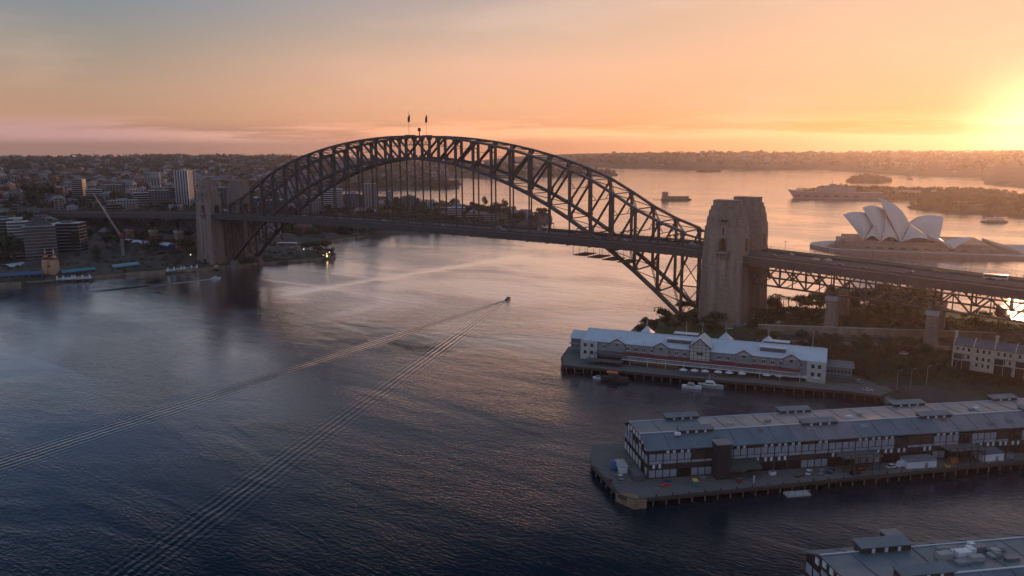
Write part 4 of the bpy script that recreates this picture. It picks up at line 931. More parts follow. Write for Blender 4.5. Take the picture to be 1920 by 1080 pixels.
for k in range(26):
    s0 = -8+k*6.1; t0 = np.interp(s0, [-10.5, 53, 146], [-15.6, -12.2, -7.0]); q = T23(s0, t0, 0)
    if bp_ is None:
        bp_ = thing('bollard', 'stubby black mooring bollard along the edge of the long wharf', 'bollard', (q[0], q[1], 3.0), 0, 'mooring bollards on the long wharf edge'); b = MB(); b.cyl(0, 0, 0, .7, .22, DARK, 8, .2); b.obj('post', bp_); b = MB(); b.cyl(0, 0, .7, .9, .36, DARK, 8, .3); b.obj('cap', bp_)
    else: dup(bp_, (q[0], q[1], 3.0))
for k, (s0, t0, a_, c_, hh, m_, lb) in enumerate(((6, -4, 2.4, 1.2, 1.3, BLUE, 'blue bin near the seaward corner of the long wharf building'), (20, -3, 1.8, 1.2, 1.2, GREYW, 'grey bin left of the lift tower'), (47, -4, 2.2, 1.5, 1.6, WHITE, 'white crate right of the green awning'), (56, -7, 3.5, 1.2, .8, TIMB, 'low stack of timber on the apron'), (88, -5, 2.0, 1.6, 1.8, TEAL, 'teal crate left of the white shed'), (116, -8, 1.6, 1.6, 1.2, YEL, 'yellow crate right of the white shed'), (146, -4, 2.4, 2.0, 2.2, GREYW, 'grey crate beyond the white kiosk'))):
    crate(T23, s0, t0, a_, c_, hh, m_, lb, 'bin' if 'bin' in lb else ('timber stack' if 'timber' in lb else 'crate'), k*.1)
# boats at the hotel wharf
q = at(1153, 713, .3); small_boat('tour_boat', 'dark timber boat with orange canopy moored at the hotel wharf', q[0], q[1], .4, ANG1, 15, TIMB, TIMB, cover=ORANGE)
q = at(1122, 709, .3); small_boat('dinghy', 'small white and grey boat moored beside the orange canopied boat', q[0], q[1], .3, ANG1+.1, 6, WHITE, GREYW)
q = at(1297, 727, .3); small_boat('motor_launch', 'white launch moored at the stern of the pale yacht by the hotel wharf', q[0], q[1], .3, ANG1+.05, 10, WHITE, CONC)
q = at(1333, 726, .3); o = small_boat('yacht', 'pale slender yacht with rails moored by the umbrellas', q[0], q[1], .3, ANG1, 13, CONC, WHITE); b = MB(); b.cyl(-1, 0, 1.5, 7, .07, WHITE, 6); b.obj('mast', o)
# moving boats
q = at(953, 562, 0); o = small_boat('speedboat', 'small dark speedboat in open water trailing a long spreading wake', q[0], q[1], .2, math.atan2(.98, -.2), 9, DARK, GREYW)
def foam(label, cx, cy, ang, L, w0, w1, z=.05):
    b = MB(); n = 14; m = mat('wake foam', (.55, .52, .50), .6, .3, 1.2)
    rd2 = random.Random(4)
    for k in range(n):
        for sgn in (-1, 1):
            t = k/n; wd = w0+(w1-w0)*t; y = sgn*wd*.5; hgt = .28*(1-t); x = -L*t; xx = x-L/n*1.05; ln = .35+.9*(1-t)*rd2.uniform(.6, 1.3)
            b.hexa([(x, y-ln/2, -.1), (xx, y-ln/2, -.1), (xx, y+ln/2, -.1), (x, y+ln/2, -.1), (x, y-ln/4, z+hgt), (xx, y-ln/4+sgn*.1, z+hgt*.8), (xx, y+ln/4, z+hgt*.8), (x, y+ln/4, z+hgt)], m)
    o = b.obj('wake_foam'); o.location = (cx, cy, 0); o.rotation_euler = (0, 0, ang); o['kind'] = 'stuff'; return o
foam('', q[0], q[1], math.atan2(.98, -.2), 26, 1.5, 7)
q = at(405, 523, 0); p2 = at(300, 534, 0); a_l = math.atan2(q[1]-p2[1], q[0]-p2[0]); small_boat('motorboat', 'tiny white motorboat running past the far left jetties', q[0], q[1], .2, a_l, 9, WHITE, WHITE); foam('', q[0], q[1], a_l, 60, 1.2, 5)
# a harbour ferry at the far right
q = at(1864, 417, 0); o = thing('ferry', 'double ended ferry crossing beyond the opera house near the right edge', 'ferry', (q[0], q[1], 0), .6); b = MB(); b.frus((-19, -4, 19, 4, -.3), (-21, -5, 21, 5, 2.4), mat('green ferry hull', (.03, .07, .05), .5)); b.obj('hull', o); b = MB(); b.box(-16, -4.4, 2.4, 16, 4.4, 5.0, CREAM); b.box(-13, -4.2, 5.2, 13, 4.2, 7.4, CREAM); b.obj('deck_house', o); b = MB(); b.box(-15, -4.45, 3.2, 15, 4.45, 4.2, GLASS); b.box(-12, -4.25, 5.9, 12, 4.25, 6.8, GLASS); b.obj('windows', o); b = MB(); b.box(-17, -4.8, 5.0, 17, 4.8, 5.2, WHITE); b.box(-14, -4.5, 7.4, 14, 4.5, 7.6, WHITE); b.cyl(0, 0, 7.6, 10.5, 1, CREAM, 8); b.obj('roof', o)

# ================================================================== OPERA HOUSE
OO = at(1570, 466, 4); q = at(1850, 476, 4); OA = math.atan2(q[1]-OO[1], q[0]-OO[0]); TO = frame(OO[0], OO[1], OA)
op = thing('opera_house', 'concert hall with cream sail shaped shells on a stepped pink podium at the water', 'opera house')
b = MB(); fr = [TO(*q, 0)[:2] for q in ((-22, 22), (-30, 38), (-28, 60), (-14, 78), (20, 96), (230, 110), (330, 112), (330, -6), (180, -10), (20, -8), (-4, -6), (-12, 6))]
b.prism(fr, -5, 3.6, PINK, CONC); b.obj('broadwalk', op)
b = MB(); b.box(2, 2, 3.6, 166, 92, 9, PINK, TO); b.box(8, 5, 9, 158, 88, 13, PINK, TO); b.obj('podium', op)
b = MB()
for k in range(6): b.prism([TO(*q, 0)[:2] for q in ((8-k*0, 4), (-6+k*2.6, 10), (-9+k*2.8, 22), (-6+k*2.6, 42), (8, 48))], 3.6+k*1.9, 5.2+k*1.9, PINK, CONC if k % 2 else PINK)
b.obj('end_terrace', op)
b = MB()
for k in range(12): b.box(166.1+k*2.2, 8, 3.6, 168.3+k*2.2, 86, 12.6-k*.75, PINK, TO)
b.obj('stairs', op)
b = MB()
for k in range(9): b.box(30+k*12.5, 1.9, 5.6, 36+k*12.5, 2.02, 6.9, DARK, TO)
b.obj('podium_windows', op)
def shellsurf(name, P, Q, T_, bulge, n=12, th=.7, ridge_bulge=5.0, dirw=-1, par=None, m=None):
    """spherical-triangle sail: ridge from Q to tip T_, fanned from the springing point P"""
    P, Q, T_ = map(Vector, (P, Q, T_)); b = MB(); outw = Vector((0, dirw, .35)).normalized(); rows = []
    chord = (T_-Q).normalized(); up = Vector((0, 0, 1))-chord*chord.z
    if up.length < .1: up = Vector((1, 0, 0))
    up.normalize()
    for i in range(n+1):
        u = i/n; rp = Q.lerp(T_, u)+up*ridge_bulge*4*u*(1-u); row = []
        for j in range(n+1):
            v = j/n; p = P.lerp(rp, v)+outw*bulge*4*v*(1-v)*(.6+.4*math.sin(math.pi*u)); row.append(p)
        rows.append(row)
    for i in range(n):
        for j in range(n):
            q4 = [rows[i][j], rows[i][j+1], rows[i+1][j+1], rows[i+1][j]]
            if j == 0: q4 = [rows[i][0], rows[i][1], rows[i+1][1]]
            b.poly([TO(*p) for p in q4], m or SHELL); b.poly([TO(p.x, p.y-dirw*th, p.z-th*.3) for p in q4[::-1]], m or SHELL)
    # thickness along the open rim
    for j in range(n):
        a, c = rows[n][j], rows[n][j+1]; b.poly([TO(*a), TO(*c), TO(c.x, c.y-dirw*th, c.z-th*.3), TO(a.x, a.y-dirw*th, a.z-th*.3)], m or SHELL)
    return b.obj(name, par or op, smooth=False)
def hall(s_off, w0, k, hs):
    S = lambda s: 5+s_off+s*k*.79
    Zk = lambda z: 12+(z-12)*hs
    shells = [  # tip s,z | pedestal s, half width | rear ridge s,z
        (0, 42, 30, 13, 47, 37.5), (27, 51, 54, 16, 60, 44), (48, 63, 80, 19, 93, 33), (138, 41.5, 130, 17, 93, 33)]
    for (ts, tz, ps, hw, qs, qz) in shells:
        for d in (-1, 1):
            shellsurf('shell', (S(ps), w0+d*hw*k, 12.4), (S(qs), w0, Zk(qz)), (S(ts), w0, Zk(tz)), 5.0*k, dirw=d, ridge_bulge=6*k)
        # glazed mouth under the sail
        b = MB(); ins = 3 if ts < ps else -3; n = 8
        for j in range(n):
            for d in (-1, 1):
                v0, v1 = j/n, (j+1)/n
                def rim(v): return (S(ps)+(S(ts)-S(ps))*v+ins, w0+d*(hw*k*(1-v)+4*v*(1-v)*4*k*.8)-d*.9, 12.4+(Zk(tz)-12.4)*v-1.2)
                a, c = rim(v0), rim(v1); mid0 = (a[0]+.6*ins, w0, a[2]*.96); mid1 = (c[0]+.6*ins, w0, c[2]*.96)
                b.poly([TO(*a), TO(*c), TO(*mid1), TO(*mid0)], mat('bronze glass wall', (.07, .04, .03), .3, .3, .3))
        b.obj('glass_wall', op)
    side = [((30, 13), (47, 37.5), (54, 16)), ((54, 16), (60, 44), (80, 19)), ((80, 19), (93, 33), (130, 17))]
    for (p0s, h0), (qs, qz), (p1s, h1) in side:
        for d in (-1, 1):
            b = MB(); n = 8
            a0, a1, top = Vector((S(p0s)+1, w0+d*h0*k*.96, 13)), Vector((S(p1s)-1, w0+d*h1*k*.96, 13)), Vector((S(qs), w0+d*2, Zk(qz)-1))
            for i in range(n):
                u0_, u1_ = i/n, (i+1)/n
                def bt(u): p = a0.lerp(a1, u); p.z += 5.5*math.sin(math.pi*u); return p
                def md(u): p = bt(u).lerp(top, .5); p.y += d*3.2; return p
                b.poly([TO(*bt(u0_)), TO(*bt(u1_)), TO(*md(u1_)), TO(*md(u0_))], SHELL); b.poly([TO(*md(u0_)), TO(*md(u1_)), TO(*top)], SHELL)
            b.obj('side_shell', op)
            b = MB(); b.poly([TO(S(p0s)+2, w0+d*h0*k*.9, 12.8), TO(S(p1s)-2, w0+d*h1*k*.9, 12.8), TO(S((p0s+p1s)/2), w0+d*h1*k*.85, 19)], DARK); b.obj('side_window', op)
hall(0, 30, 1.0, 1.0)
hall(14, 68, .86, .9)
for (ts, tz, ps, hw, qs, qz) in ((97, 22, 120, 9, 113, 15.5), (143, 21.5, 122, 9, 113, 15.5)):
    for d in (-1, 1): shellsurf('restaurant_shell', (ps, 10+d*hw, 8.5), (qs, 10, qz), (ts, 10, tz), 2.2, dirw=d, ridge_bulge=1.5, n=8)
# promenade posts
lp0 = None
for k in range(7):
    q = TO(-20+k*34, -4 if k else 24, 3.6); lab = 'slim lamp post on the opera house promenade, %s from the harbour end' % ('first', 'second', 'third', 'fourth', 'fifth', 'sixth', 'seventh')[k]
    if lp0 is None:
        lp0 = thing('promenade_lamp', lab, 'street lamp', q, 0, 'lamp posts around the opera house'); b = MB(); b.cyl(0, 0, 0, 6.5, .14, STEEL, 6); b.obj('post', lp0); b = MB(); b.cyl(0, 0, 6.5, 7.2, .35, WHITE, 8); b.obj('globe', lp0)
    else: dup(lp0, q, 0, lab)

# ================================================================== ISLAND FORT, WARSHIP, CRANES
q = at(1262, 375, 0); o = thing('island_fort', 'small stone fort with round tower on a rocky islet in mid harbour', 'fort', (q[0], q[1], 0), .55)
b = MB(); b.prism([(-30, -7), (-18, -12), (40, -9), (44, 6), (20, 12), (-24, 12)], -2, 3.2, ROCK, SAND); b.obj('rock_base', o)
b = MB(); b.box(-12, -6, 3.2, 36, 6, 8.4, SAND); b.box(-13, -7, 8.4, 37, 7, 8.9, SAND); b.obj('barracks', o)
b = MB(); b.cyl(-19, 0, 3, 17, 8.5, SAND, 20, 7.2); b.cyl(-19, 0, 17, 18.6, 7.8, SAND, 20); b.obj('tower', o); b = MB(); b.cyl(-19, 0, 18.6, 22, 1.3, WHITE, 8); b.obj('beacon', o); b = MB(); b.box(-47, -.8, .8, -30, .8, 1.3, TIMB); b.cyl(-46, 0, -2, 3, .3, PILE, 6); b.cyl(-38, 0, -2, 3, .3, PILE, 6); b.obj('jetty', o)
pa, pb = at(1480, 371, 0), at(1655, 373, 0); o = thing('warship', 'long grey flat decked warship with upturned bow moored beside the wooded naval island', 'warship', (pa[0], pa[1], 0), math.atan2(pb[1]-pa[1], pb[0]-pa[0])); Ls = math.hypot(pb[0]-pa[0], pb[1]-pa[1])
b = MB(); b.frus((10, -11, Ls, 11, -1), (0, -15, Ls, 15, 19), SHIP); o.scale = (1, 1, .8); b.hexa([(-1, -13, 19), (34, -15, 19), (34, 15, 19), (-1, 13, 19), (-5, -10, 26), (34, -15, 20.5), (34, 15, 20.5), (-5, 10, 26)], SHIP); b.obj('hull', o)
b = MB(); b.box(60, 4, 19.5, 150, 15, 31, SHIP); b.box(80, 5, 31, 125, 13, 37, SHIP); b.box(90, 6, 37, 104, 12, 43, SHIP); b.obj('island_superstructure', o); b = MB(); b.cyl(97, 9, 43, 57, .8, SHIP, 6, .3); b.cyl(118, 9, 37, 50, .7, SHIP, 6, .3); b.obj('mast', o)
b = MB()
for k in range(7): b.box(12+k*22, -15.3, 6, 22+k*22, -14.2, 9, DARK)
b.obj('hull_openings', o)
def tower_crane(name, label, px, py, z0, Hm, jib, ang, dz, red=True, base_px=None):
    x, y = at(px, py, z0); o = thing(name, label, 'crane', (x, y, z0), 0); m = mat('crane red paint', (.30, .04, .03), .6, .2) if red else STEEL; mw = mat('crane white paint', (.45, .44, .43), .6, .15)
    b = MB()
    for sx in (-1, 1):
        for sy in (-1, 1): b.beam((sx, sy, 0), (sx, sy, Hm), .3, .3, mw)
    k = 0; z = 0
    while z < Hm-2: b.beam((-1, -1, z), (1, -1, z+2), .18, .18, mw); b.beam((1, -1, z), (1, 1, z+2), .18, .18, mw); b.beam((1, 1, z), (-1, 1, z+2), .18, .18, mw); b.beam((-1, 1, z), (-1, -1, z+2), .18, .18, mw); z += 2
    b.obj('mast', o); b = MB(); b.box(-2, -2, Hm, 2, 2, Hm+3.5, m); b.box(-8*math.cos(ang)-2, -8*math.sin(ang)-2, Hm+.5, -6*math.cos(ang)+2, -6*math.sin(ang)+2, Hm+3.5, m); b.beam((0, 0, Hm+3), (-3*math.cos(ang), -3*math.sin(ang), Hm+10), .6, .6, m); b.obj('cab', o)
    b = MB(); e = Vector((jib*math.cos(ang)*math.cos(dz), jib*math.sin(ang)*math.cos(dz), Hm+2+jib*math.sin(dz))); s_ = Vector((0, 0, Hm+2)); sd_ = Vector((-math.sin(ang), math.cos(ang), 0))
    up_ = (e-s_).normalized().cross(sd_)
    tri = [sd_*.9, -sd_*.9, up_*-1.6]
    for t in tri: b.beam(s_+t, e+t*.4, .26, .26, mw)
    n = int(jib/2.4)
    for k in range(n):
        a, c = s_.lerp(e, k/n), s_.lerp(e, (k+1)/n); f0, f1 = 1-.6*k/n, 1-.6*(k+1)/n
        for t, u in ((0, 1), (1, 2), (2, 0)): b.beam(a+tri[t]*f0, c+tri[u]*f1, .15, .15, mw)
    b.obj('jib', o); b = MB(); b.beam((-3*math.cos(ang), -3*math.sin(ang), Hm+10), e, .1, .1, STEEL); b.beam(e, e-Vector((0, 0, 14)), .08, .08, STEEL); b.obj('cable', o)
    return o
tower_crane('tower_crane', 'red and white luffing crane raised over the waterfront park at far left', 232, 487, 6, 24, 52, math.atan2(-.75, -.68), R(63))
tower_crane('dockyard_crane', 'hammer like dockyard crane silhouetted above the naval island trees', 1708, 356, 8, 26, 24, .7, R(48), False)
#PART3
# ================================================================== VEGETATION
def crown_pts(b, cx, cy, cz, rx, rz, nq, size, m, rd, lobes=5):
    L = [(cx+rd.uniform(-.55, .55)*rx, cy+rd.uniform(-.55, .55)*rx, cz+rd.uniform(-.35, .45)*rz, rd.uniform(.45, .75)) for _ in range(lobes)]
    for _ in range(nq):
        lx, ly, lz, k = rd.choice(L); v = Vector((rd.gauss(0, 1), rd.gauss(0, 1), rd.gauss(0, 1)+.2)).normalized(); rr = (rd.random()**.35)
        p = Vector((lx+v.x*rx*k*rr, ly+v.y*rx*k*rr, lz+v.z*rz*k*rr*.9)); n = (v+Vector((rd.uniform(-.7, .7), rd.uniform(-.7, .7), rd.uniform(-.3, .9)))).normalized()
        a = n.cross(Vector((rd.uniform(-1, 1), rd.uniform(-1, 1), .3))).normalized()*size*rd.uniform(.6, 1.2); c = n.cross(a).normalized()*size*rd.uniform(.5, 1.0)
        b.poly([p-a-c*.4, p+c, p+a-c*.2, p-c], m)
def tree_proto(i, kind):
    rd = random.Random(100+i); o = bpy.data.objects.new('tree', None); C.objects.link(o)
    b = MB(); H = {'round': 9, 'spread': 8, 'tall': 13, 'bush': 4}[kind]; rx = {'round': 4.6, 'spread': 6.5, 'tall': 3.8, 'bush': 2.8}[kind]; rz = {'round': 4.2, 'spread': 2.9, 'tall': 6.0, 'bush': 2.2}[kind]
    b.beam((0, 0, -1), (.2, .1, H*.45), .6, .6, TRUNK)
    for k in range(5): a = k*1.26+i; b.beam((.1, .1, H*.3), (math.cos(a)*rx*.5, math.sin(a)*rx*.5, H*.72), .25, .25, TRUNK)
    b.obj('trunk', o); b = MB(); crown_pts(b, 0, 0, H-rz*.25, rx, rz, {'bush': 170}.get(kind, 380), {'bush': .5}.get(kind, .78), LEAF[i % 4], rd, 7)
    b.obj('crown', o); return o
KINDS_ = ['round', 'spread', 'tall', 'round', 'bush', 'spread', 'round', 'tall']
TP = [tree_proto(i, k) for i, k in enumerate(KINDS_)]; used_proto = [False]*len(TP)
SHAPE = {'round': 'round crowned tree', 'spread': 'broad spreading fig tree', 'tall': 'tall narrow tree', 'bush': 'low shrub'}
def put_tree(i, x, y, z, s, where, group, rd):
    k = KINDS_[i]; lab = '%s green %s %s' % (LEAFS[i % 4], SHAPE[k], where); sc_ = (s*rd.uniform(.85, 1.15), s*rd.uniform(.85, 1.15), s*rd.uniform(.8, 1.15)); rz = rd.uniform(0, 6.28)
    cat = 'shrub' if k == 'bush' else 'tree'
    if not used_proto[i]:
        used_proto[i] = True; o = TP[i]; o.location = (x, y, z); o.rotation_euler = (0, 0, rz); o.scale = sc_; o['label'] = lab; o['category'] = cat; o['group'] = group
    else:
        o = dup(TP[i], (x, y, z), rz, lab, group, sc_)
    o.name = 'shrub' if k == 'bush' else 'tree'; o['category'] = cat
    return o
rd = random.Random(31)
sS = lambda x, y: (x-322)*(-.42)+(y+48)*.906
def near_any(x, y, L, r): return any((x-a)**2+(y-c)**2 < r*r for a, c in L)
cnt = 0; tries = 0; placed = []
blocked = [(284, -19), (284, 0), (284, 19), (350, -15), (350, 15), (405, -15), (405, 15)]
houses_line = []
ta, tb = at(1786, 668, 15), at(1935, 690, 15); TANG = math.atan2(tb[1]-ta[1], tb[0]-ta[0])
while cnt < 150 and tries < 12000:
    tries += 1; x, y = rd.uniform(232, 560), rd.uniform(-150, 235); d = inside(POLY_S, x, y); s = sS(x, y)
    if d < 3 or near_any(x, y, blocked, 17) or near_any(x, y, placed, 5.0): continue
    if -8 < s < 16 and x > 300: continue
    lx, ly = (x-ta[0])*math.cos(TANG)+(y-ta[1])*math.sin(TANG), -(x-ta[0])*math.sin(TANG)+(y-ta[1])*math.cos(TANG)
    if -3 < lx < 70 and -9 < ly < 18: continue
    if s < -60: continue
    if 298 < x < 345 and s > 14 and y < 40 and rd.random() < .85: continue      # open lawn by the pylon
    if x < 300 and -45 < y < 10 and rd.random() < .7: continue
    if (x > 385 and y > 50) or (x < 325 and y > 25 and rd.random() < .8) or y > 175: continue
    z = hS1(x, y); placed.append((x, y)); cnt += 1
    cliff = s < -8; east = s > 60
    i = rd.choice((4, 4, 0, 3, 6) if cliff and rd.random() < .6 else ((1, 5, 0, 2) if east else (0, 1, 3, 5, 6, 7)))
    put_tree(i, x, y, z-.3, rd.uniform(.6, 1.0) if not east else rd.uniform(.7, 1.05), 'on the slope above the wharf road' if cliff else ('beyond the approach piers' if east else 'above the retaining wall'), 'trees on the near foreshore', rd)
for px, py, s in ((1500, 575, 1.0), (1530, 566, 1.35), (1552, 560, 1.5), (1575, 566, 1.4), (1600, 562, 1.5), (1630, 566, 1.4), (1660, 568, 1.5), (1690, 570, 1.3), (1720, 572, 1.4), (1745, 574, 1.3), (1340, 610, .9), (1325, 612, .7), (1352, 607, .9), (1290, 596, .8), (1300, 600, .7)):
    q = at(px, py+8, 7); 
    if inside(POLY_S, *q) > 1: put_tree(rd.choice((0, 1, 5, 6)), q[0], q[1], hS1(*q), s, 'near the foot of the nearest pylon' if px < 1400 else 'in the park under the approach viaduct', 'trees on the near foreshore', rd)
# palms
def palm():
    o = thing('palm_tree', 'x', 'palm tree'); b = MB(); b.cyl(0, 0, -.5, 9, .32, TRUNK, 7, .24); b.obj('trunk', o); b = MB(); r_ = random.Random(3)
    for k in range(16):
        a = k*2*math.pi/16+r_.uniform(-.1, .1); up = r_.uniform(.1, 1.0); p = Vector((0, 0, 9)); dx, dy = math.cos(a), math.sin(a); w = Vector((-dy, dx, 0))
        for j in range(5):
            t0, t1 = j/5, (j+1)/5
            f = lambda t: Vector((dx*3.4*t, dy*3.4*t, 9+up*2.2*t-3.3*t*t)); b.poly([f(t0)-w*.42*(1-t0*.6), f(t1)-w*.42*(1-t1*.8), f(t1)+w*.42*(1-t1*.8), f(t0)+w*.42*(1-t0*.6)], LEAF[2])
    b.obj('crown', o); return o
pm = None
for k, (px, py) in enumerate(((1444, 572), (1452, 571), (1460, 573), (1468, 573), (1477, 582), (1302, 606), (1296, 603), (1492, 584))):
    q = at(px, py+16, 6); lab = 'palm tree ' + ('by the water just right of the nearer pylons', 'at the left foot of the nearest pylon')[1 if 5 <= k <= 6 else 0]
    if pm is None: pm = palm(); pm.location = (q[0], q[1], max(3, hS1(*q))); pm['label'] = lab; pm['group'] = 'palms by the nearer pylons'
    else: dup(pm, (q[0], q[1], max(3, hS1(*q))), k, lab, 'palms by the nearer pylons', rd.uniform(.8, 1.1))
# retaining wall, road, kerbs
T2 = frame(322, -48, math.atan2(.42, .906))
o = thing('retaining_wall', 'long sandstone retaining wall behind the road under the approach viaduct', 'wall'); b = MB(); b.box(-4, 12.6, 7, 130, 13.8, 15.0, SAND, T2); b.obj('masonry', o); b = MB(); b.box(-4.2, 12.4, 15.0, 130.2, 14.0, 15.4, CONC, T2)
b.obj('coping', o)
b = MB(); b.box(-8, -6.4, 8.6, 150, 11.8, 9.95, ROAD, T2); struct(b.obj('road'))
b = MB(); b.box(-8, 11.8, 8.6, 150, 12.6, 10.08, WALK, T2); b.box(-8, -9.0, 8.4, 150, -6.4, 10.09, WALK, T2); struct(b.obj('footpath'))
b = MB()
for k in range(20): b.box(-4+k*7.5, 2.4, 9.953, -1+k*7.5, 2.55, 9.958, PAINT, T2)
struct(b.obj('road_markings'))
o = thing('stone_parapet', 'low stone parapet along the outer edge of the road above the rocky slope', 'wall'); b = MB(); b.box(-8, -9.5, 7, 150, -9.0, 11.0, SAND, T2); b.obj('masonry', o); b = MB(); b.box(-8, -9.6, 11.0, 150, -8.9, 11.2, CONC, T2); b.obj('coping', o)
b = MB(); hk = [(384, -70), (398, -92), (430, -112), (470, -126), (560, -190), (556, -176), (470, -106), (440, -88), (400, -72)]; b.prism(hk, 2.2, 3.35, ROAD); struct(b.obj('wharf_road'))
lp = None
for k, (px, py) in enumerate(((1681, 731), (1707, 728), (1737, 722), (1790, 712), (1850, 700))):
    q = at(px, py, 3.4); lab = 'tall pale street lamp on the wharf road, %s from the hotel wharf' % ('first', 'second', 'third', 'fourth', 'fifth')[k]
    if lp is None:
        lp = thing('street_lamp', lab, 'street lamp', (q[0], q[1], 3.3), .8, 'street lamps along the wharf road'); b = MB(); b.cyl(0, 0, 0, 10, .14, CONC, 6, .09); b.beam((0, 0, 9.8), (1.8, 0, 10.2), .12, .12, CONC); b.obj('post', lp); b = MB(); b.box(1.5, -.2, 10.1, 2.4, .2, 10.25, CONC); b.obj('lamp_head', lp)
    else: dup(lp, (q[0], q[1], 3.3), .8+k*.1, lab)
# terrace row
TT = frame(ta[0], ta[1], TANG); STUC = mat('cream stucco', (.50, .42, .33), .85, .15, .3)
for k in range(7):
    o = thing('terrace_house', 'cream terrace house with slate roof, %s' % ('left end of the row on the slope', 'second from the left end', 'third from the left end', 'fourth from the left end', 'fifth from the left end', 'sixth from the left end', 'last of the row')[k], 'house', group='terrace houses above the wharf road')
    x0, x1 = k*9.2, (k+1)*9.2-.1; z0 = 9; b = MB(); b.box(x0, 0, z0, x1, 10, 21.5, STUC, TT); b.box(x0-.15, -.25, z0, x0+.2, 10.2, 22.2, STUC, TT); b.obj('wall', o)
    b = MB(); b.hexa([TT(x0+.25, -.6, 21.4), TT(x1+.05, -.6, 21.4), TT(x1+.05, 5.2, 24.6), TT(x0+.25, 5.2, 24.6), TT(x0+.25, -.6, 21.6), TT(x1+.05, -.6, 21.6), TT(x1+.05, 5.2, 24.85), TT(x0+.25, 5.2, 24.85)], SLATE); b.hexa([TT(x0+.25, 5.2, 24.6), TT(x1+.05, 5.2, 24.6), TT(x1+.05, 10.6, 21.4), TT(x0+.25, 10.6, 21.4), TT(x0+.25, 5.2, 24.85), TT(x1+.05, 5.2, 24.85), TT(x1+.05, 10.6, 21.6), TT(x0+.25, 10.6, 21.6)], SLATE); rf = b.obj('roof', o)
    b = MB(); b.hexa([TT(x0-.12, -.8, 21.5), TT(x0+.25, -.8, 21.5), TT(x0+.25, 5.2, 24.7), TT(x0-.12, 5.2, 24.7), TT(x0-.12, -.8, 22.1), TT(x0+.25, -.8, 22.1), TT(x0+.25, 5.2, 25.4), TT(x0-.12, 5.2, 25.4)], STUC); b.obj('party_wall', o)
    if k % 2 == 0: b = MB(); b.box(x0-.6, 4.4, 23, x0+.7, 6.4, 27.4, STUC, TT); b.box(x0-.75, 4.2, 27.4, x0+.85, 6.6, 27.7, STUC, TT); b.obj('chimney', rf)
    for z in (18.6, 14.6, 11.2):
        for xx in (1.5, 4.2, 6.7):
            b = MB(); b.box(x0+xx, -.08, z, x0+xx+1.0, .02, z+1.9, GLASS, TT); w_ = b.obj('window', o); b = MB(); b.box(x0+xx-.15, -.14, z-.2, x0+xx+1.15, -.02, z-.02, WHITE, TT); b.obj('sill', w_)
    b = MB(); b.box(x0+.3, -1.6, 17.2, x1-.3, -.05, 17.45, ROOFT2, TT); b.box(x0+.3, -1.6, 13.9, x1-.3, -.05, 14.1, CONC, TT)
    for xx in (.4, 4.6, 8.5): b.box(x0+xx, -1.6, 9, x0+xx+.12, -1.48, 17.2, WHITE, TT)
    if k in (0, 2, 3, 5): b.box(x0+.5, -.2, 9, x1-.5, -.1, 13.8, DARK, TT); b.box(x0+.5, -.22, 14.2, x0+5, -.1, 17.1, DARK, TT); b.obj('verandah', o)  # dark panels on the wall paint in the shade of the verandah recess
# scrub over the slope
b = MB(); rd = random.Random(44)
for _ in range(3600):
    x, y = rd.uniform(300, 520), rd.uniform(-125, 60); s = sS(x, y)
    if inside(POLY_S, x, y) < 3 or not (-60 < s < -10 or s > 18): continue
    z = hS1(x, y); crown_pts(b, x, y, z+.5, rd.uniform(1.2, 2.8), rd.uniform(.8, 2.2), 20, .6, rd.choice(LEAF), rd, 2)
struct(b.obj('scrub_foliage'), 'stuff')

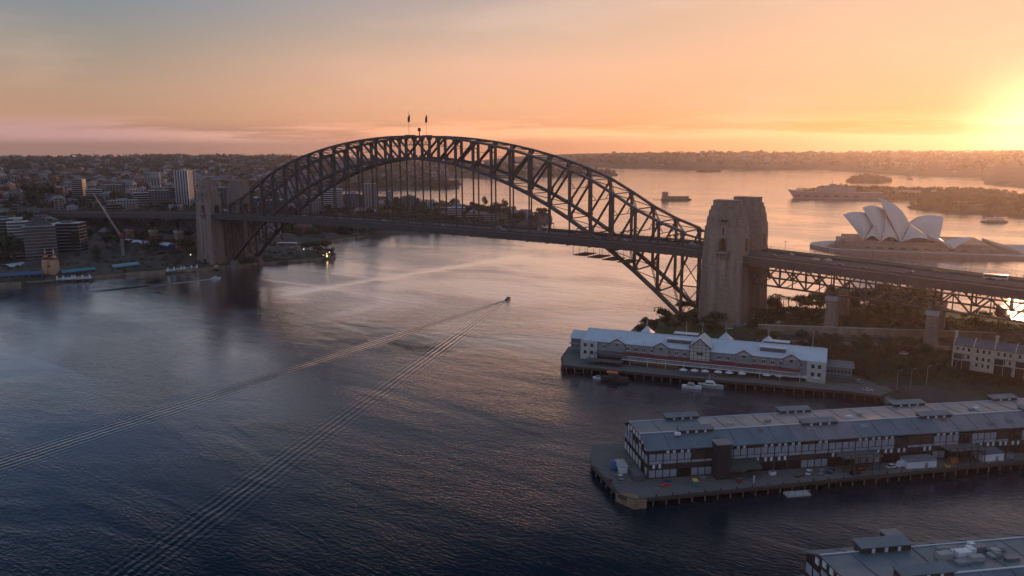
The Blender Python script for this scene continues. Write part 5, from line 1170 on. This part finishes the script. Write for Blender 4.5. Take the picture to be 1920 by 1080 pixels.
# ================================================================== NORTH SHORE
def gat(px, py, hf=hN1, z=8):
    for _ in range(12): q = at(px, py, z); z = z*.5+.5*hf(*q)
    return q[0], q[1], z
def depth(x, y, z): return float((np.array([x, y, z])-CP)@_f)
WALLS = [mat('pale render', (.22, .20, .19), .85, .2, .2), mat('cream render', (.27, .235, .20), .85, .2, .2), BRICK, mat('grey render', (.14, .135, .145), .85, .2, .2), mat('white render', (.34, .33, .335), .8, .12, .2), mat('brown render', (.11, .085, .075), .85, .2, .2)]
WNAME = ['pale', 'cream', 'red brick', 'grey', 'white', 'brown']
def block(px, pyb, pyt, wpx, style, wi, label, rot=None, group=None, floors=None, name='apartment_block', dep=None):
    x, y, z = gat(px, pyb); D = depth(x, y, z); h = (pyb-pyt)*D/FPX/math.cos(.12); wd = wpx*D/FPX; view = math.atan2(x-CP[0], y-CP[1])
    rz = -view if rot is None else rot
    o = thing(name, label, 'tower' if h > 40 else 'building', (x, y, z), rz, group); dp = dep or min(22, max(10, wd*.7)); m = WALLS[wi]; nf = floors or max(2, int(h/3.2)); fh = h/nf
    b = MB(); b.box(-wd/2, 0, -6, wd/2, dp, h, m); b.box(-wd*.2, dp*.3, h, wd*.15, dp*.65, h+2.6, m); b.obj('wall', o)
    b = MB(); b.box(-wd/2-.3, -.3, h, wd/2+.3, dp+.3, h+.5, CONC if style != 'tile' else TILE); b.obj('roof', o)
    g = MB(); nb = max(2, int(wd/4))
    if style in ('band', 'tile'):
        for f in range(nf): g.box(-wd/2+.5, -.08, f*fh+1, wd/2-.5, .02, f*fh+fh-.5, GLASS); g.box(wd/2-.02, .8, f*fh+1, wd/2+.08, dp-.8, f*fh+fh-.5, GLASS)
        g.obj('windows', o); b = MB()
        for f in range(nf+1): b.box(-wd/2-.4, -1.5, f*fh-.12, wd/2+.5, -.09, f*fh+.28, WHITE if wi in (4, 0) else CONC)
        b.obj('balconies', o)
    elif style == 'grid':
        for f in range(nf):
            for k in range(nb): a = -wd/2+wd*(k+.22)/nb; g.box(a, -.07, f*fh+.9, a+wd/nb*.55, .02, f*fh+fh-.6, GLASS)
            for k in range(3): a = dp*(k+.2)/3; g.box(wd/2-.02, a, f*fh+.9, wd/2+.07, a+dp/3*.5, f*fh+fh-.6, GLASS)
        g.obj('windows', o)
    elif style == 'fins':
        for k in range(nb): a = -wd/2+wd*(k+.3)/nb; g.box(a, -.07, .5, a+wd/nb*.45, .02, h-1, GLASS)
        g.obj('windows', o); b = MB()
        for k in range(nb+1): a = -wd/2+wd*k/nb; b.box(a-.3, -1.0, 0, a+.3, -.08, h+.6, WHITE)
        for f in range(nf): b.box(-wd/2, -.5, f*fh-.1, wd/2, -.09, f*fh+.2, WHITE)
        b.obj('fins', o)
    return o
NB = []
def B_(*a, **k): o = block(*a, **k); NB.append((o.location.x, o.location.y)); return o
B_(12, 462, 412, 62, 'band', 3, 'long grey balconied apartment building at the left edge')
B_(42, 486, 417, 36, 'band', 4, 'white topped apartment block behind the amusement park, left of the dark pointed block')
o = B_(80, 490, 425, 52, 'band', 5, 'dark apartment block with a stepped pointed roof behind the twin spired gate'); 
b = MB()
hb = max(v.co.z for v in o.children[0].data.vertices)-2.5
for k in range(5): w_ = 14-k*2.6; b.box(-w_, 2+k*1.2, hb+k*2.6, w_, 18-k*1.2, hb+2.7+k*2.6, SLATE)
b.obj('stepped_roof', o)
B_(126, 474, 420, 50, 'band', 3, 'dark apartment block with white balcony bands nearest the left park lawn', rot=.75)
B_(147, 375, 337, 20, 'band', 1, 'slim cylindrical looking tower with sunlit top far behind the viaduct at left', rot=.6)
B_(178, 378, 356, 28, 'band', 4, 'white banded slab block right of the slim sunlit tower'); B_(216, 374, 347, 26, 'grid', 0, 'pale apartment block with red roof behind the crane jib')
B_(226, 366, 342, 20, 'grid', 3, 'grey tower behind the pale block near the crane jib'); B_(232, 394, 376, 50, 'grid', 4, 'low building with a white frame roof just above the viaduct', dep=12)
B_(270, 388, 362, 34, 'band', 0, 'pale mid rise block left of the pair of towers'); B_(300, 390, 358, 34, 'grid', 3, 'grey mid rise block beside the tall tower pair'); B_(322, 384, 352, 20, 'band', 5, 'brown mid rise block touching the tall white tower')
B_(288, 345, 324, 30, 'fins', 0, 'far pale slab with vertical stripes on the hillside')
B_(344, 386, 321, 26, 'fins', 4, 'tallest white tower with vertical fins left of the far pylon', rot=.5); B_(364, 380, 322, 10, 'band', 4, 'slender tower with sunlit balconies just behind the far pylon', rot=.9)
B_(112, 398, 372, 15, 'grid', 1, 'narrow cream block among trees above the viaduct at left'); B_(20, 400, 385, 24, 'tile', 2, 'low brick block with tiled roof above the viaduct at far left')
B_(215, 398, 384, 26, 'tile', 2, 'brick building with red roof right beneath the crane jib')
B_(432, 392, 352, 40, 'grid', 3, 'broad grey tower seen just right of the far pylons'); B_(404, 392, 362, 22, 'grid', 3, 'small dark tower between the far pylons and the arch')
B_(470, 398, 372, 30, 'band', 0, 'pale block seen through the left end of the arch trusses'); B_(520, 398, 376, 36, 'grid', 5, 'brown block seen through the arch above the roadway'); B_(588, 412, 372, 40, 'grid', 0, 'pale grey tower seen through the first hangers of the arch')
B_(622, 396, 356, 42, 'band', 4, 'white banded block seen between the left hangers'); B_(694, 398, 346, 26, 'grid', 1, 'pinkish cream tower standing against the water under the arch'); B_(664, 396, 364, 24, 'grid', 3, 'dark flat topped block left of the pinkish tower')
B_(732, 384, 360, 12, 'grid', 4, 'narrow white tower against the water under the arch crown'); B_(768, 392, 368, 24, 'grid', 3, 'grey waterside block under the arch crown'); B_(832, 408, 390, 14, 'grid', 2, 'red brick block under the right hangers'); B_(855, 410, 390, 34, 'band', 4, 'modern white house block near the wooded point'); B_(905, 418, 402, 60, 'tile', 1, 'long cream residence with tiled roof near the wooded point')
# sunlit houses etc. scattered individually
def house_proto(i, wi, roofm, hip, two):
    o = MB(); w_, d_, hh = (12, 9, 5.5) if not two else (14, 11, 8.5); m = WALLS[wi]
    o.box(-w_/2, -d_/2, -5, w_/2, d_/2, hh, m); k = .5 if hip else 0
    p = [(-w_/2-.5, -d_/2-.5), (w_/2+.5, -d_/2-.5), (w_/2+.5, d_/2+.5), (-w_/2-.5, d_/2+.5)]; r0, r1 = (-w_/2*(1-k)-(.5 if not hip else -0), 0, hh+3.2), (w_/2*(1-k)+(.5 if not hip else 0), 0, hh+3.2)
    e = [(*q, hh) for q in p]; o.poly([e[0], e[1], r1, r0], roofm); o.poly([e[2], e[3], r0, r1], roofm); o.poly([e[1], e[2], r1], roofm if hip else m); o.poly([e[3], e[0], r0], roofm if hip else m); o.poly(e[::-1], roofm)
    o.box(w_*.2, -1, hh+1, w_*.2+1, .2, hh+4.2, BRICK)
    for f in range(2 if two else 1):
        for x in (-w_*.35, -w_*.05, w_*.22): o.box(x, -d_/2-.07, 1.2+f*3.4, x+1.8, -d_/2+.02, 2.9+f*3.4, GLASS); o.box(x, d_/2-.02, 1.2+f*3.4, x+1.8, d_/2+.07, 2.9+f*3.4, GLASS)
        for y in (-d_*.3, d_*.1): o.box(w_/2-.02, y, 1.2+f*3.4, w_/2+.07, y+1.6, 2.9+f*3.4, GLASS); o.box(-w_/2-.07, y, 1.2+f*3.4, -w_/2+.02, y+1.6, 2.9+f*3.4, GLASS)
    return o
HP = []; HPN = []
for i, (wi, rm, rn, hip, two) in enumerate(((0, TILE, 'terracotta', True, False), (4, SLATE, 'slate', False, True), (2, TILE, 'terracotta', True, True), (1, TILE, 'terracotta', False, False), (4, ROOFT2, 'grey', True, True), (5, SLATE, 'slate', True, False), (1, ROOFT2, 'grey', False, True))):
    HP.append(house_proto(i, wi, rm, hip, two)); HPN.append('%s%s house with %s %s roof' % ('tall ' if two else '', WNAME[wi], rn, 'hipped' if hip else 'gabled'))
HM = [None]*len(HP)
rd = random.Random(77)
def put_house(i, x, y, z, rz, s, where, group):
    if HM[i] is None: o = HP[i].obj('house'); HM[i] = o.data
    else: o = bpy.data.objects.new('house', HM[i]); C.objects.link(o)
    o.location = (x, y, z); o.rotation_euler = (0, 0, rz); o.scale = (s, s, s*rd.uniform(.9, 1.3)); return tag(o, HPN[i]+' '+where, 'house', group)
hp = []; n_ = 0; tries = 0
while n_ < 275 and tries < 12000:
    tries += 1
    if rd.random() < .33: px, py = rd.uniform(470, 1000), rd.uniform(383, 436)
    else: px, py = rd.uniform(-10, 600), 318+rd.random()**1.3*140
    x, y, z = gat(px, py, z=20)
    if inside(POLY_N, x, y) < 14 or near_any(x, y, hp, 15) or near_any(x, y, NB, 26): continue
    if -420 < x < -250 and abs(y) < 34: continue
    if abs(y) < 30 and x > -900: continue
    D = math.hypot(x-CP[0], y-CP[1])
    if D < 1000 and x < -330 and y < 20: continue
    hp.append((x, y)); n_ += 1
    kir = px > 520 and py > 380
    put_house(rd.randrange(len(HP)), x, y, z, rd.uniform(0, 3.14), rd.uniform(.9, 1.35)*(1.0 if D < 1700 else 1.25), 'seen through the bridge hangers' if kir else ('behind the far viaduct' if D < 1900 else 'on the distant hillside'), 'houses on the point beyond the bridge' if kir else 'houses on the far left hillside')
# rest of the suburb
b = MB(); n_ = 0; tries = 0
while n_ < 640 and tries < 9000:
    tries += 1; px, py = rd.uniform(-20, 1010), 296+rd.random()**1.0*90; 
    if px > 620 and py > 335: continue
    x, y, z = gat(px, py, z=50)
    D = math.hypot(x-CP[0], y-CP[1])
    if inside(POLY_N, x, y) < 20 or D > 5200 or (fbm(x, y, 260, 20) < -.12 and rd.random() < .8): continue
    n_ += 1; a = rd.uniform(0, 3.14); F = frame(x, y, a); s = rd.uniform(.8, 1.4)*(1+max(0, D-1500)/4500); w_, d_, hh = 13*s, 9*s, rd.choice((5, 6, 8, 12))*s; m = WALLS[rd.choice((0, 1, 4, 4, 0, 3, 2, 5))]; r_ = rd.choice((TILE, TILE, SLATE, ROOFT2, CONC))
    if rd.random() < .04 and D < 2300: hh *= 2.6; w_ *= 1.1; r_ = CONC
    b.box(-w_/2, -d_/2, z-4, w_/2, d_/2, z+hh, m, F); b.frus((-w_/2-.4, -d_/2-.4, w_/2+.4, d_/2+.4, z+hh), (-w_/3, -.3, w_/3, .3, z+hh+(2.6*s if r_ is not CONC else .6)), r_, F)
    for k in range(3): xx = -w_/2+w_*(k+.3)/3; b.box(xx, -d_/2-.1, z+hh*.35, xx+w_*.13, -d_/2+.05, z+hh*.75, GLASS, F); b.box(xx, d_/2-.05, z+hh*.35, xx+w_*.13, d_/2+.1, z+hh*.75, GLASS, F)
    for k in range(2): yy = -d_/2+d_*(k+.25)/2; b.box(w_/2-.05, yy, z+hh*.35, w_/2+.1, yy+d_*.22, z+hh*.75, GLASS, F)
struct(b.obj('distant_suburb'), 'stuff')
# individual trees north
n_ = 0; tries = 0; tp = []
while n_ < 170 and tries < 9000:
    tries += 1
    if rd.random() < .5: px, py = rd.uniform(460, 1035), rd.uniform(380, 438)
    else: px, py = rd.uniform(-10, 480), 350+rd.random()*140
    x, y, z = gat(px, py, z=15)
    if inside(POLY_N, x, y) < 4 or near_any(x, y, tp, 8) or near_any(x, y, hp, 10) or near_any(x, y, NB, 24): continue
    if abs(y) < 27 and x > -900: continue
    tp.append((x, y)); n_ += 1; kir = px > 520 and py > 380
    put_tree(rd.choice((0, 1, 2, 3, 5, 6, 7)), x, y, z-.5, rd.uniform(1.0, 1.8), 'seen through the bridge hangers' if kir else 'on the far left shore', 'trees on the point beyond the bridge' if kir else 'trees on the far left shore', rd)
for px, py, s in ((590, 473, 1.5), (608, 475, 1.5), (575, 474, 1.2), (620, 478, 1.0), (598, 478, 1.2), (925, 412, 2.4), (950, 414, 2.2), (905, 408, 2.2), (975, 416, 1.7), (1000, 418, 1.5), (880, 405, 1.7), (8, 490, 3.0), (-10, 490, 3.0), (28, 492, 2.0), (18, 484, 2.6), (350, 478, 1.8), (340, 470, 1.5), (280, 480, 1.4), (215, 470, 1.8), (90, 382, 3), (70, 384, 3), (60, 386, 2.6), (935, 400, 1.8)):
    x, y, z = gat(px, py, z=5)
    if inside(POLY_N, x, y) < 1: x, y = at(px, py+3, 3); z = 2.6
    put_tree(rd.choice((1, 5)), x, y, z-.3, s, 'on the wooded point' if px > 860 else ('on the small grassy point' if px > 560 else 'at the left waterfront'), 'large figs on the far shore', rd)
b = MB(); sh = POLY_N[1:17]
for (ax, ay), (cx, cy_) in zip(sh[:-1], sh[1:]):
    b.beam((ax, ay, 1.2), (cx, cy_, 1.2), 3.0, 3.6, SAND); 
struct(b.obj('shore_seawall'))
b = MB(); rd = random.Random(45)
for _ in range(2600):
    x, y = rd.uniform(-520, -225), rd.uniform(-230, 360); d = inside(POLY_N, x, y)
    if d < 5 or abs(y) < 22 and x < -265 or near_any(x, y, NB, 20): continue
    if fbm(x, y, 45, 31) < -.02: continue
    z = hN1(x, y); q = rd.uniform(1.6, 4.2); crown_pts(b, x, y, z+q*.5, q, q*.8, 18, .85, rd.choice(LEAF), rd, 2)
struct(b.obj('shore_scrub_foliage'), 'stuff')
n_ = 0
for _ in range(4000):
    if n_ >= 42: break
    x, y = rd.uniform(335, 520), rd.uniform(-110, 0); ss = sS(x, y)
    if not (-60 < ss < -12) or inside(POLY_S, x, y) < 4 or near_any(x, y, placed, 4.5): continue
    lx, ly = (x-ta[0])*math.cos(TANG)+(y-ta[1])*math.sin(TANG), -(x-ta[0])*math.sin(TANG)+(y-ta[1])*math.cos(TANG)
    if -3 < lx < 70 and -4 < ly < 18: continue
    n_ += 1; placed.append((x, y)); put_tree(rd.choice((0, 1, 3, 5, 6)), x, y, hS1(x, y)-.3, rd.uniform(.55, .95), 'on the slope above the wharf road', 'trees on the near foreshore', rd)
# woodland that reads as one mass
b = MB(); rd = random.Random(88); n_ = 0; tries = 0
while n_ < 4200 and tries < 16000:
    tries += 1; px, py = rd.uniform(-20, 1160), 292+rd.random()*150
    x, y, z = gat(px, py, z=40); D = math.hypot(x-CP[0], y-CP[1])
    if inside(POLY_N, x, y) < 5 or D > 5600 or D < 900: continue
    if near_any(x, y, hp, 9) or near_any(x, y, NB, 20) or (abs(y) < 26 and x > -900): continue
    n_ += 1; s = rd.uniform(5.5, 9.5)*(1+max(0, D-1500)/3200); crown_pts(b, x, y, z+s*.5, s, s*.8, 26, s*.28, LEAF[(n_ % 4)], rd, 3)
struct(b.obj('hillside_woodland'), 'stuff')
def grove(name, poly, n, smin, smax, zb_, nq=40, back=None):
    A = np.array(poly); b = MB(); k = 0
    for _ in range(n*30):
        if k >= n: break
        x, y = rd.uniform(A[:, 0].min(), A[:, 0].max()), rd.uniform(A[:, 1].min(), A[:, 1].max()); d = inside(poly, x, y)
        if d < 5 or (back and not back(x, y)): continue
        k += 1; s = rd.uniform(smin, smax); z = zb_(d); crown_pts(b, x, y, z+s*.4, s, s*.75, nq, s*.24, LEAF[k % 4], rd, 4)
    return struct(b.obj(name), 'stuff')
grove('botanic_woodland', BOTANIC, 420, 6, 11, lambda d: 1.5+12*(1-math.exp(-d/30)), 60)
grove('naval_island_woodland', GARDEN, 300, 6, 11, lambda d: 1.5+12*(1-math.exp(-d/25)), 40)
grove('cove_woodland', EASTCOVE, 160, 5, 8, lambda d: 1.5+8*(1-math.exp(-d/20)), 60)
grove('islet_woodland', CLARK, 60, 7, 12, lambda d: 1.5+18*(1-math.exp(-d/30)), 30)
grove('point_woodland', [(-1330, 1080), (-1181, 1240), (-1078, 1380), (-1154, 1475), (-1254, 1611), (-1500, 1500)], 260, 7, 12, lambda d: 5+d*.05, 36)
def skyline_poly(name, pxs, D0, hf, n, smin, smax):
    b = MB()
    for _ in range(n):
        px = rd.uniform(*pxs); d = _f*FPX+_r*(px-960)-_u*(300-540); d = d[:2]/np.linalg.norm(d[:2]); D = rd.uniform(*D0); x, y = CP[0]+d[0]*D, CP[1]+d[1]*D
        z = float(hf(np.array([[x, y]]))[0])
        if z < 12: continue
        s = rd.uniform(smin, smax); crown_pts(b, x, y, z+s*.4, s*1.6, s, 12, s*.45, LEAF[_ % 4], rd, 3)
    struct(b.obj(name), 'stuff')
skyline_poly('ridge_woodland', (-20, 1160), (3000, 6800), hN, 900, 10, 20)
skyline_poly('far_shore_woodland', (1000, 1940), (3700, 6300), hF, 1100, 12, 22)
# far shore suburb flecks
b = MB()
for _ in range(160):
    px = rd.uniform(1040, 1930); d = _f*FPX+_r*(px-960)-_u*(300-540); d = d[:2]/np.linalg.norm(d[:2]); D = rd.uniform(3600, 6000); x, y = CP[0]+d[0]*D, CP[1]+d[1]*D
    if inside(POLY_F, x, y) < 30: continue
    z = float(hF(np.array([[x, y]]))[0]); s = rd.uniform(8, 16); hh = rd.choice((9, 12, 16, 34 if rd.random() < .3 else 12)); b.box(x-s, y-s, z-3, x+s, y+s, z+hh, WALLS[rd.choice((0, 1, 4))]); b.frus((x-s, y-s, x+s, y+s, z+hh), (x-s/2, y-s/2, x+s/2, y+s/2, z+hh+4), TILE)
struct(b.obj('far_shore_suburb'), 'stuff')
# ---- waterfront
mc = mat('orange lit cream stucco', (.62, .38, .22), .8, .15, .3)  # cream stucco with the orange light on the towers mixed into its colour
x, y = at(97, 517, 3); o = thing('amusement_park_gate', 'twin spired cream entrance towers of the amusement park on the left waterfront', 'gate', (x, y, 3), .35)
for s in (-1, 1):
    b = MB(); b.box(s*7.5-4, -4, -1, s*7.5+4, 4, 20, mc)
    for k in range(3): b.box(s*7.5-2.6+k*2.1, -4.4, 1, s*7.5-1.6+k*2.1, -3.95, 19, mc)
    for k in range(4): w_ = 3.6-k*.8; b.box(s*7.5-w_, -w_, 20+k*3, s*7.5+w_, w_, 22.4+k*3, RED if k % 2 else mc)
    b.frus((s*7.5-1, -1, s*7.5+1, 1, 31.4), (s*7.5-.1, -.1, s*7.5+.1, .1, 39), CONC); b.obj('tower', o)
b = MB(); b.box(-3.5, -2, -1, 3.5, 2, 13, mc); b.box(-3.5, -2.2, 12, 3.5, -1.9, 14.5, RED); b.obj('linking_wall', o)
b = MB(); b.box(-12, -4.5, -1, 12, 4.4, 1.5, TEAL); b.obj('plinth', o); o.scale = (.68, .68, .70)
def longhall(name, label, p0, p1, w_, h, mw, mr, z=2.8, cat='building', n=8):
    a, c = at(*p0, z), at(*p1, z); L = math.hypot(c[0]-a[0], c[1]-a[1]); o = thing(name, label, cat, (a[0], a[1], z), math.atan2(c[1]-a[1], c[0]-a[0])); b = MB(); b.box(0, 0, -1.5, L, w_, h, mw); b.obj('wall', o); b = MB()
    for k in range(6):
        t0, t1 = k/6, (k+1)/6; z0, z1 = h+2.2*math.sin(math.pi*t0), h+2.2*math.sin(math.pi*t1); y0, y1 = -.6+(w_+1.2)*t0, -.6+(w_+1.2)*t1
        b.hexa([(-.5, y0, z0), (L+.5, y0, z0), (L+.5, y1, z1), (-.5, y1, z1), (-.5, y0, z0+.3), (L+.5, y0, z0+.3), (L+.5, y1, z1+.3), (-.5, y1, z1+.3)], mr)
    b.obj('roof', o); b = MB()
    for k in range(n): x = L*(k+.2)/n; b.box(x, -.08, h*.3, x+L/n*.6, .02, h*.75, GLASS)
    b.obj('windows', o); return o
longhall('fairground_hall', 'long pale roofed hall left of the twin spired gate', (20, 512), (80, 503), 14, 6, WALLS[5], ROOFB)
longhall('boardwalk_hall', 'long low hall with blue roof along the water at the left edge', (-20, 528), (80, 521), 8, 4, WALLS[3], mat('blue roof sheet', (.06, .10, .20), .5, .2))
longhall('boardwalk_pavilion', 'low teal roofed pavilion right of the twin spired gate', (118, 520), (180, 513), 8, 4, WALLS[5], TEAL)
longhall('pool_building', 'low building with pale teal roof on the waterfront below the crane', (214, 510), (262, 504), 10, 4.5, WALLS[3], mat('pale teal roof', (.14, .30, .34), .5, .15))
longhall('brick_hall', 'red brick hall on the waterfront right of the crane', (240, 489), (292, 492), 16, 8, BRICK, TILE)
longhall('brick_hall', 'brown hall with a flat pale roof left of the crane', (150, 498), (214, 492), 14, 6, WALLS[5], CONC)
for k, (a, c) in enumerate(((220, 241), (248, 281), (290, 316))): longhall('pool_grandstand', 'white and blue stand under the viaduct, %s' % ('leftmost by the crane', 'middle of the three', 'rightmost of the three')[k], (a, 464+k*3), (c, 466+k*4), 9, 8, BLUE, WHITE, 10, 'grandstand', 5)
for k in range(2): longhall('jetty', ('jetty with white piles right of the twin spired gate', 'jetty with white piles left of the far pylons')[k], ((105, 527), (312, 511))[k], ((172, 524), (372, 505))[k], 4, .6, TIMB, CONC, 1.2, 'jetty', 1)
wp = None
for k, px in enumerate((108, 120, 136, 141, 156, 169, 316, 327, 341, 346, 360, 370)):
    q = at(px, 530.5-(px-108)*.05 if k < 6 else 514-(px-316)*.11, 0); lab = 'white topped mooring pile beside the %s jetty, %s from the left' % ('amusement park' if k < 6 else 'far pylon', ('first', 'second', 'third', 'fourth', 'fifth', 'sixth')[k % 6])
    if wp is None: wp = thing('mooring_pile', lab, 'pile', (q[0], q[1], 0), 0, 'white mooring piles by the far jetties'); b = MB(); b.cyl(0, 0, -3, 3, .75, PILE, 8); b.obj('post', wp); b = MB(); b.cyl(0, 0, 3, 6.5, .85, WHITE, 8, .8); b.obj('cap', wp)
    else: dup(wp, (q[0], q[1], 0), 0, lab)
LM = None
for k, (px, py) in enumerate(((325, 465), (337, 464), (342, 463), (358, 483), (294, 410), (318, 412), (300, 415), (613, 481), (618, 478), (570, 472), (358, 461), (288, 414))):
    x, y, z = gat(px, py+3, z=5); z = max(z, 2.6); lab = 'lit lamp post %s' % ('under the far viaduct by the far pylons' if k < 4 or k == 10 else ('glowing on the tip of the small grassy point' if 7 <= k <= 9 else 'in the dark below the far viaduct deck'))
    if LM is None: LM = thing('lamp_post', lab, 'street lamp', (x, y, z), 0, 'lit lamps on the far shore'); b = MB(); b.cyl(0, 0, 0, 4.5, .12, STEEL, 6); b.obj('post', LM); b = MB(); b.cyl(0, 0, 4.5, 5.5, .55, LAMPW, 8, .4); b.obj('lamp', LM)
    else: dup(LM, (x, y, z), 0, lab)
q = at(612, 482, 2.5); o = thing('park_kiosk', 'small kiosk with glowing yellow windows on the grassy point', 'kiosk', (q[0], q[1], 2.4), .5); b = MB(); b.box(-4, -2.5, 0, 4, 2.5, 3.2, WALLS[5]); b.obj('wall', o); b = MB(); b.box(-3.4, -2.6, .6, -1.2, -2.48, 2.8, LAMP); b.box(.8, -2.6, .6, 2.6, -2.48, 2.8, LAMP); b.obj('windows', o); b = MB(); b.frus((-4.8, -3.2, 4.8, 3.2, 3.2), (-2, -.3, 2, .3, 4.8), TILE); b.obj('roof', o)
for k, px in enumerate((530, 548)):
    q = at(px, 463, 1); o = thing('jetty', ('white framed ferry jetty behind the grassy point, left half', 'white framed ferry jetty behind the grassy point, right half')[k], 'jetty', (q[0], q[1], 0), .4); b = MB(); b.box(-6, -3, .8, 6, 3, 1.4, CONC)
    b.obj('deck', o); b = MB()
    for x in (-5.5, -2, 2, 5.5): b.box(x-.25, -3, -2, x+.25, -2.5, 7, WHITE); b.box(x-.25, 2.5, -2, x+.25, 3, 7, WHITE)
    b.obj('piles', o); b = MB(); b.box(-6.4, -3.4, 6.2, 6.4, 3.4, 6.6, WHITE); b.obj('roof', o)
q = at(445, 497, 1); o = thing('navigation_hut', 'small yellow topped hut at the water below the far pylons', 'hut', (at(406, 503, 2)[0], at(406, 503, 2)[1], 2), .4); b = MB(); b.box(-2, -1.5, 0, 2, 1.5, 2.2, GREYW); b.obj('wall', o); b = MB(); b.frus((-2.6, -2, 2.6, 2, 2.2), (-1.5, -1, 1.5, 1, 3.2), YEL); b.obj('roof', o)
# buildings on the naval island and warship quay
for k, (px, py, w_, h_) in enumerate(((1560, 368, 60, 16), (1690, 370, 70, 12), (1735, 368, 40, 10))):
    q = at(px, py, 3); o = thing('dockyard_building', 'long low dockyard building on the naval island, %s' % ('behind the warship', 'right of the warship', 'at the right end of the quay')[k], 'building', (q[0], q[1]+30, 3), .1); b = MB(); b.box(-w_/2, -8, 0, w_/2, 8, h_, WALLS[0]); b.obj('wall', o); b = MB(); b.frus((-w_/2-1, -9, w_/2+1, 9, h_), (-w_/2, -1, w_/2, 1, h_+4), ROOFT2); b.obj('roof', o); b = MB()
    for j in range(8): x = -w_/2+w_*(j+.2)/8; b.box(x, -8.1, h_*.3, x+w_/13, -7.95, h_*.75, GLASS)
    b.obj('windows', o)
# a yellow bus-like coach and kiosks on the lawn by the pylon
x, y = at(1452, 586, 8); z = hS1(x, y); o = thing('marquee', 'yellow marquee with lit edges on the lawn right of the nearest pylon', 'tent', (x, y, z), .3); b = MB(); b.frus((-5, -2.5, 5, 2.5, 2.6), (-4, -.2, 4, .2, 4.2), YEL); b.obj('canopy', o); b = MB()
for a in (-4.8, 0, 4.8):
    for c in (-2.3, 2.3): b.box(a-.06, c-.06, 0, a+.06, c+.06, 2.6, WHITE)
b.obj('frame', o)
# look-alikes: say which one it is by its rank among the things of the same look
ORD = ['first', 'second', 'third', 'fourth', 'fifth', 'sixth', 'seventh', 'eighth', 'ninth', 'tenth', 'eleventh', 'twelfth', 'thirteenth', 'fourteenth', 'fifteenth', 'sixteenth', 'seventeenth', 'eighteenth', 'nineteenth', 'twentieth']
TENS = {2: 'twenty', 3: 'thirty', 4: 'forty', 5: 'fifty'}
def ordinal(k): return ORD[k-1] if k <= 20 else (TENS[k//10]+'-'+ORD[k % 10-1] if k % 10 else TENS[k//10][:-1]+'ieth')
by = {}
for o in sc.objects:
    if o.parent is None and o.get('label'): by.setdefault(o['label'], []).append(o)
def sx(o):
    d = np.array(o.location)-CP; return float(d@_r)/float(d@_f)
for lab, L in by.items():
    if len(L) < 2: continue
    for k, o in enumerate(sorted(L, key=sx)): o['label'] = lab+', '+ordinal(k+1)+' from left'
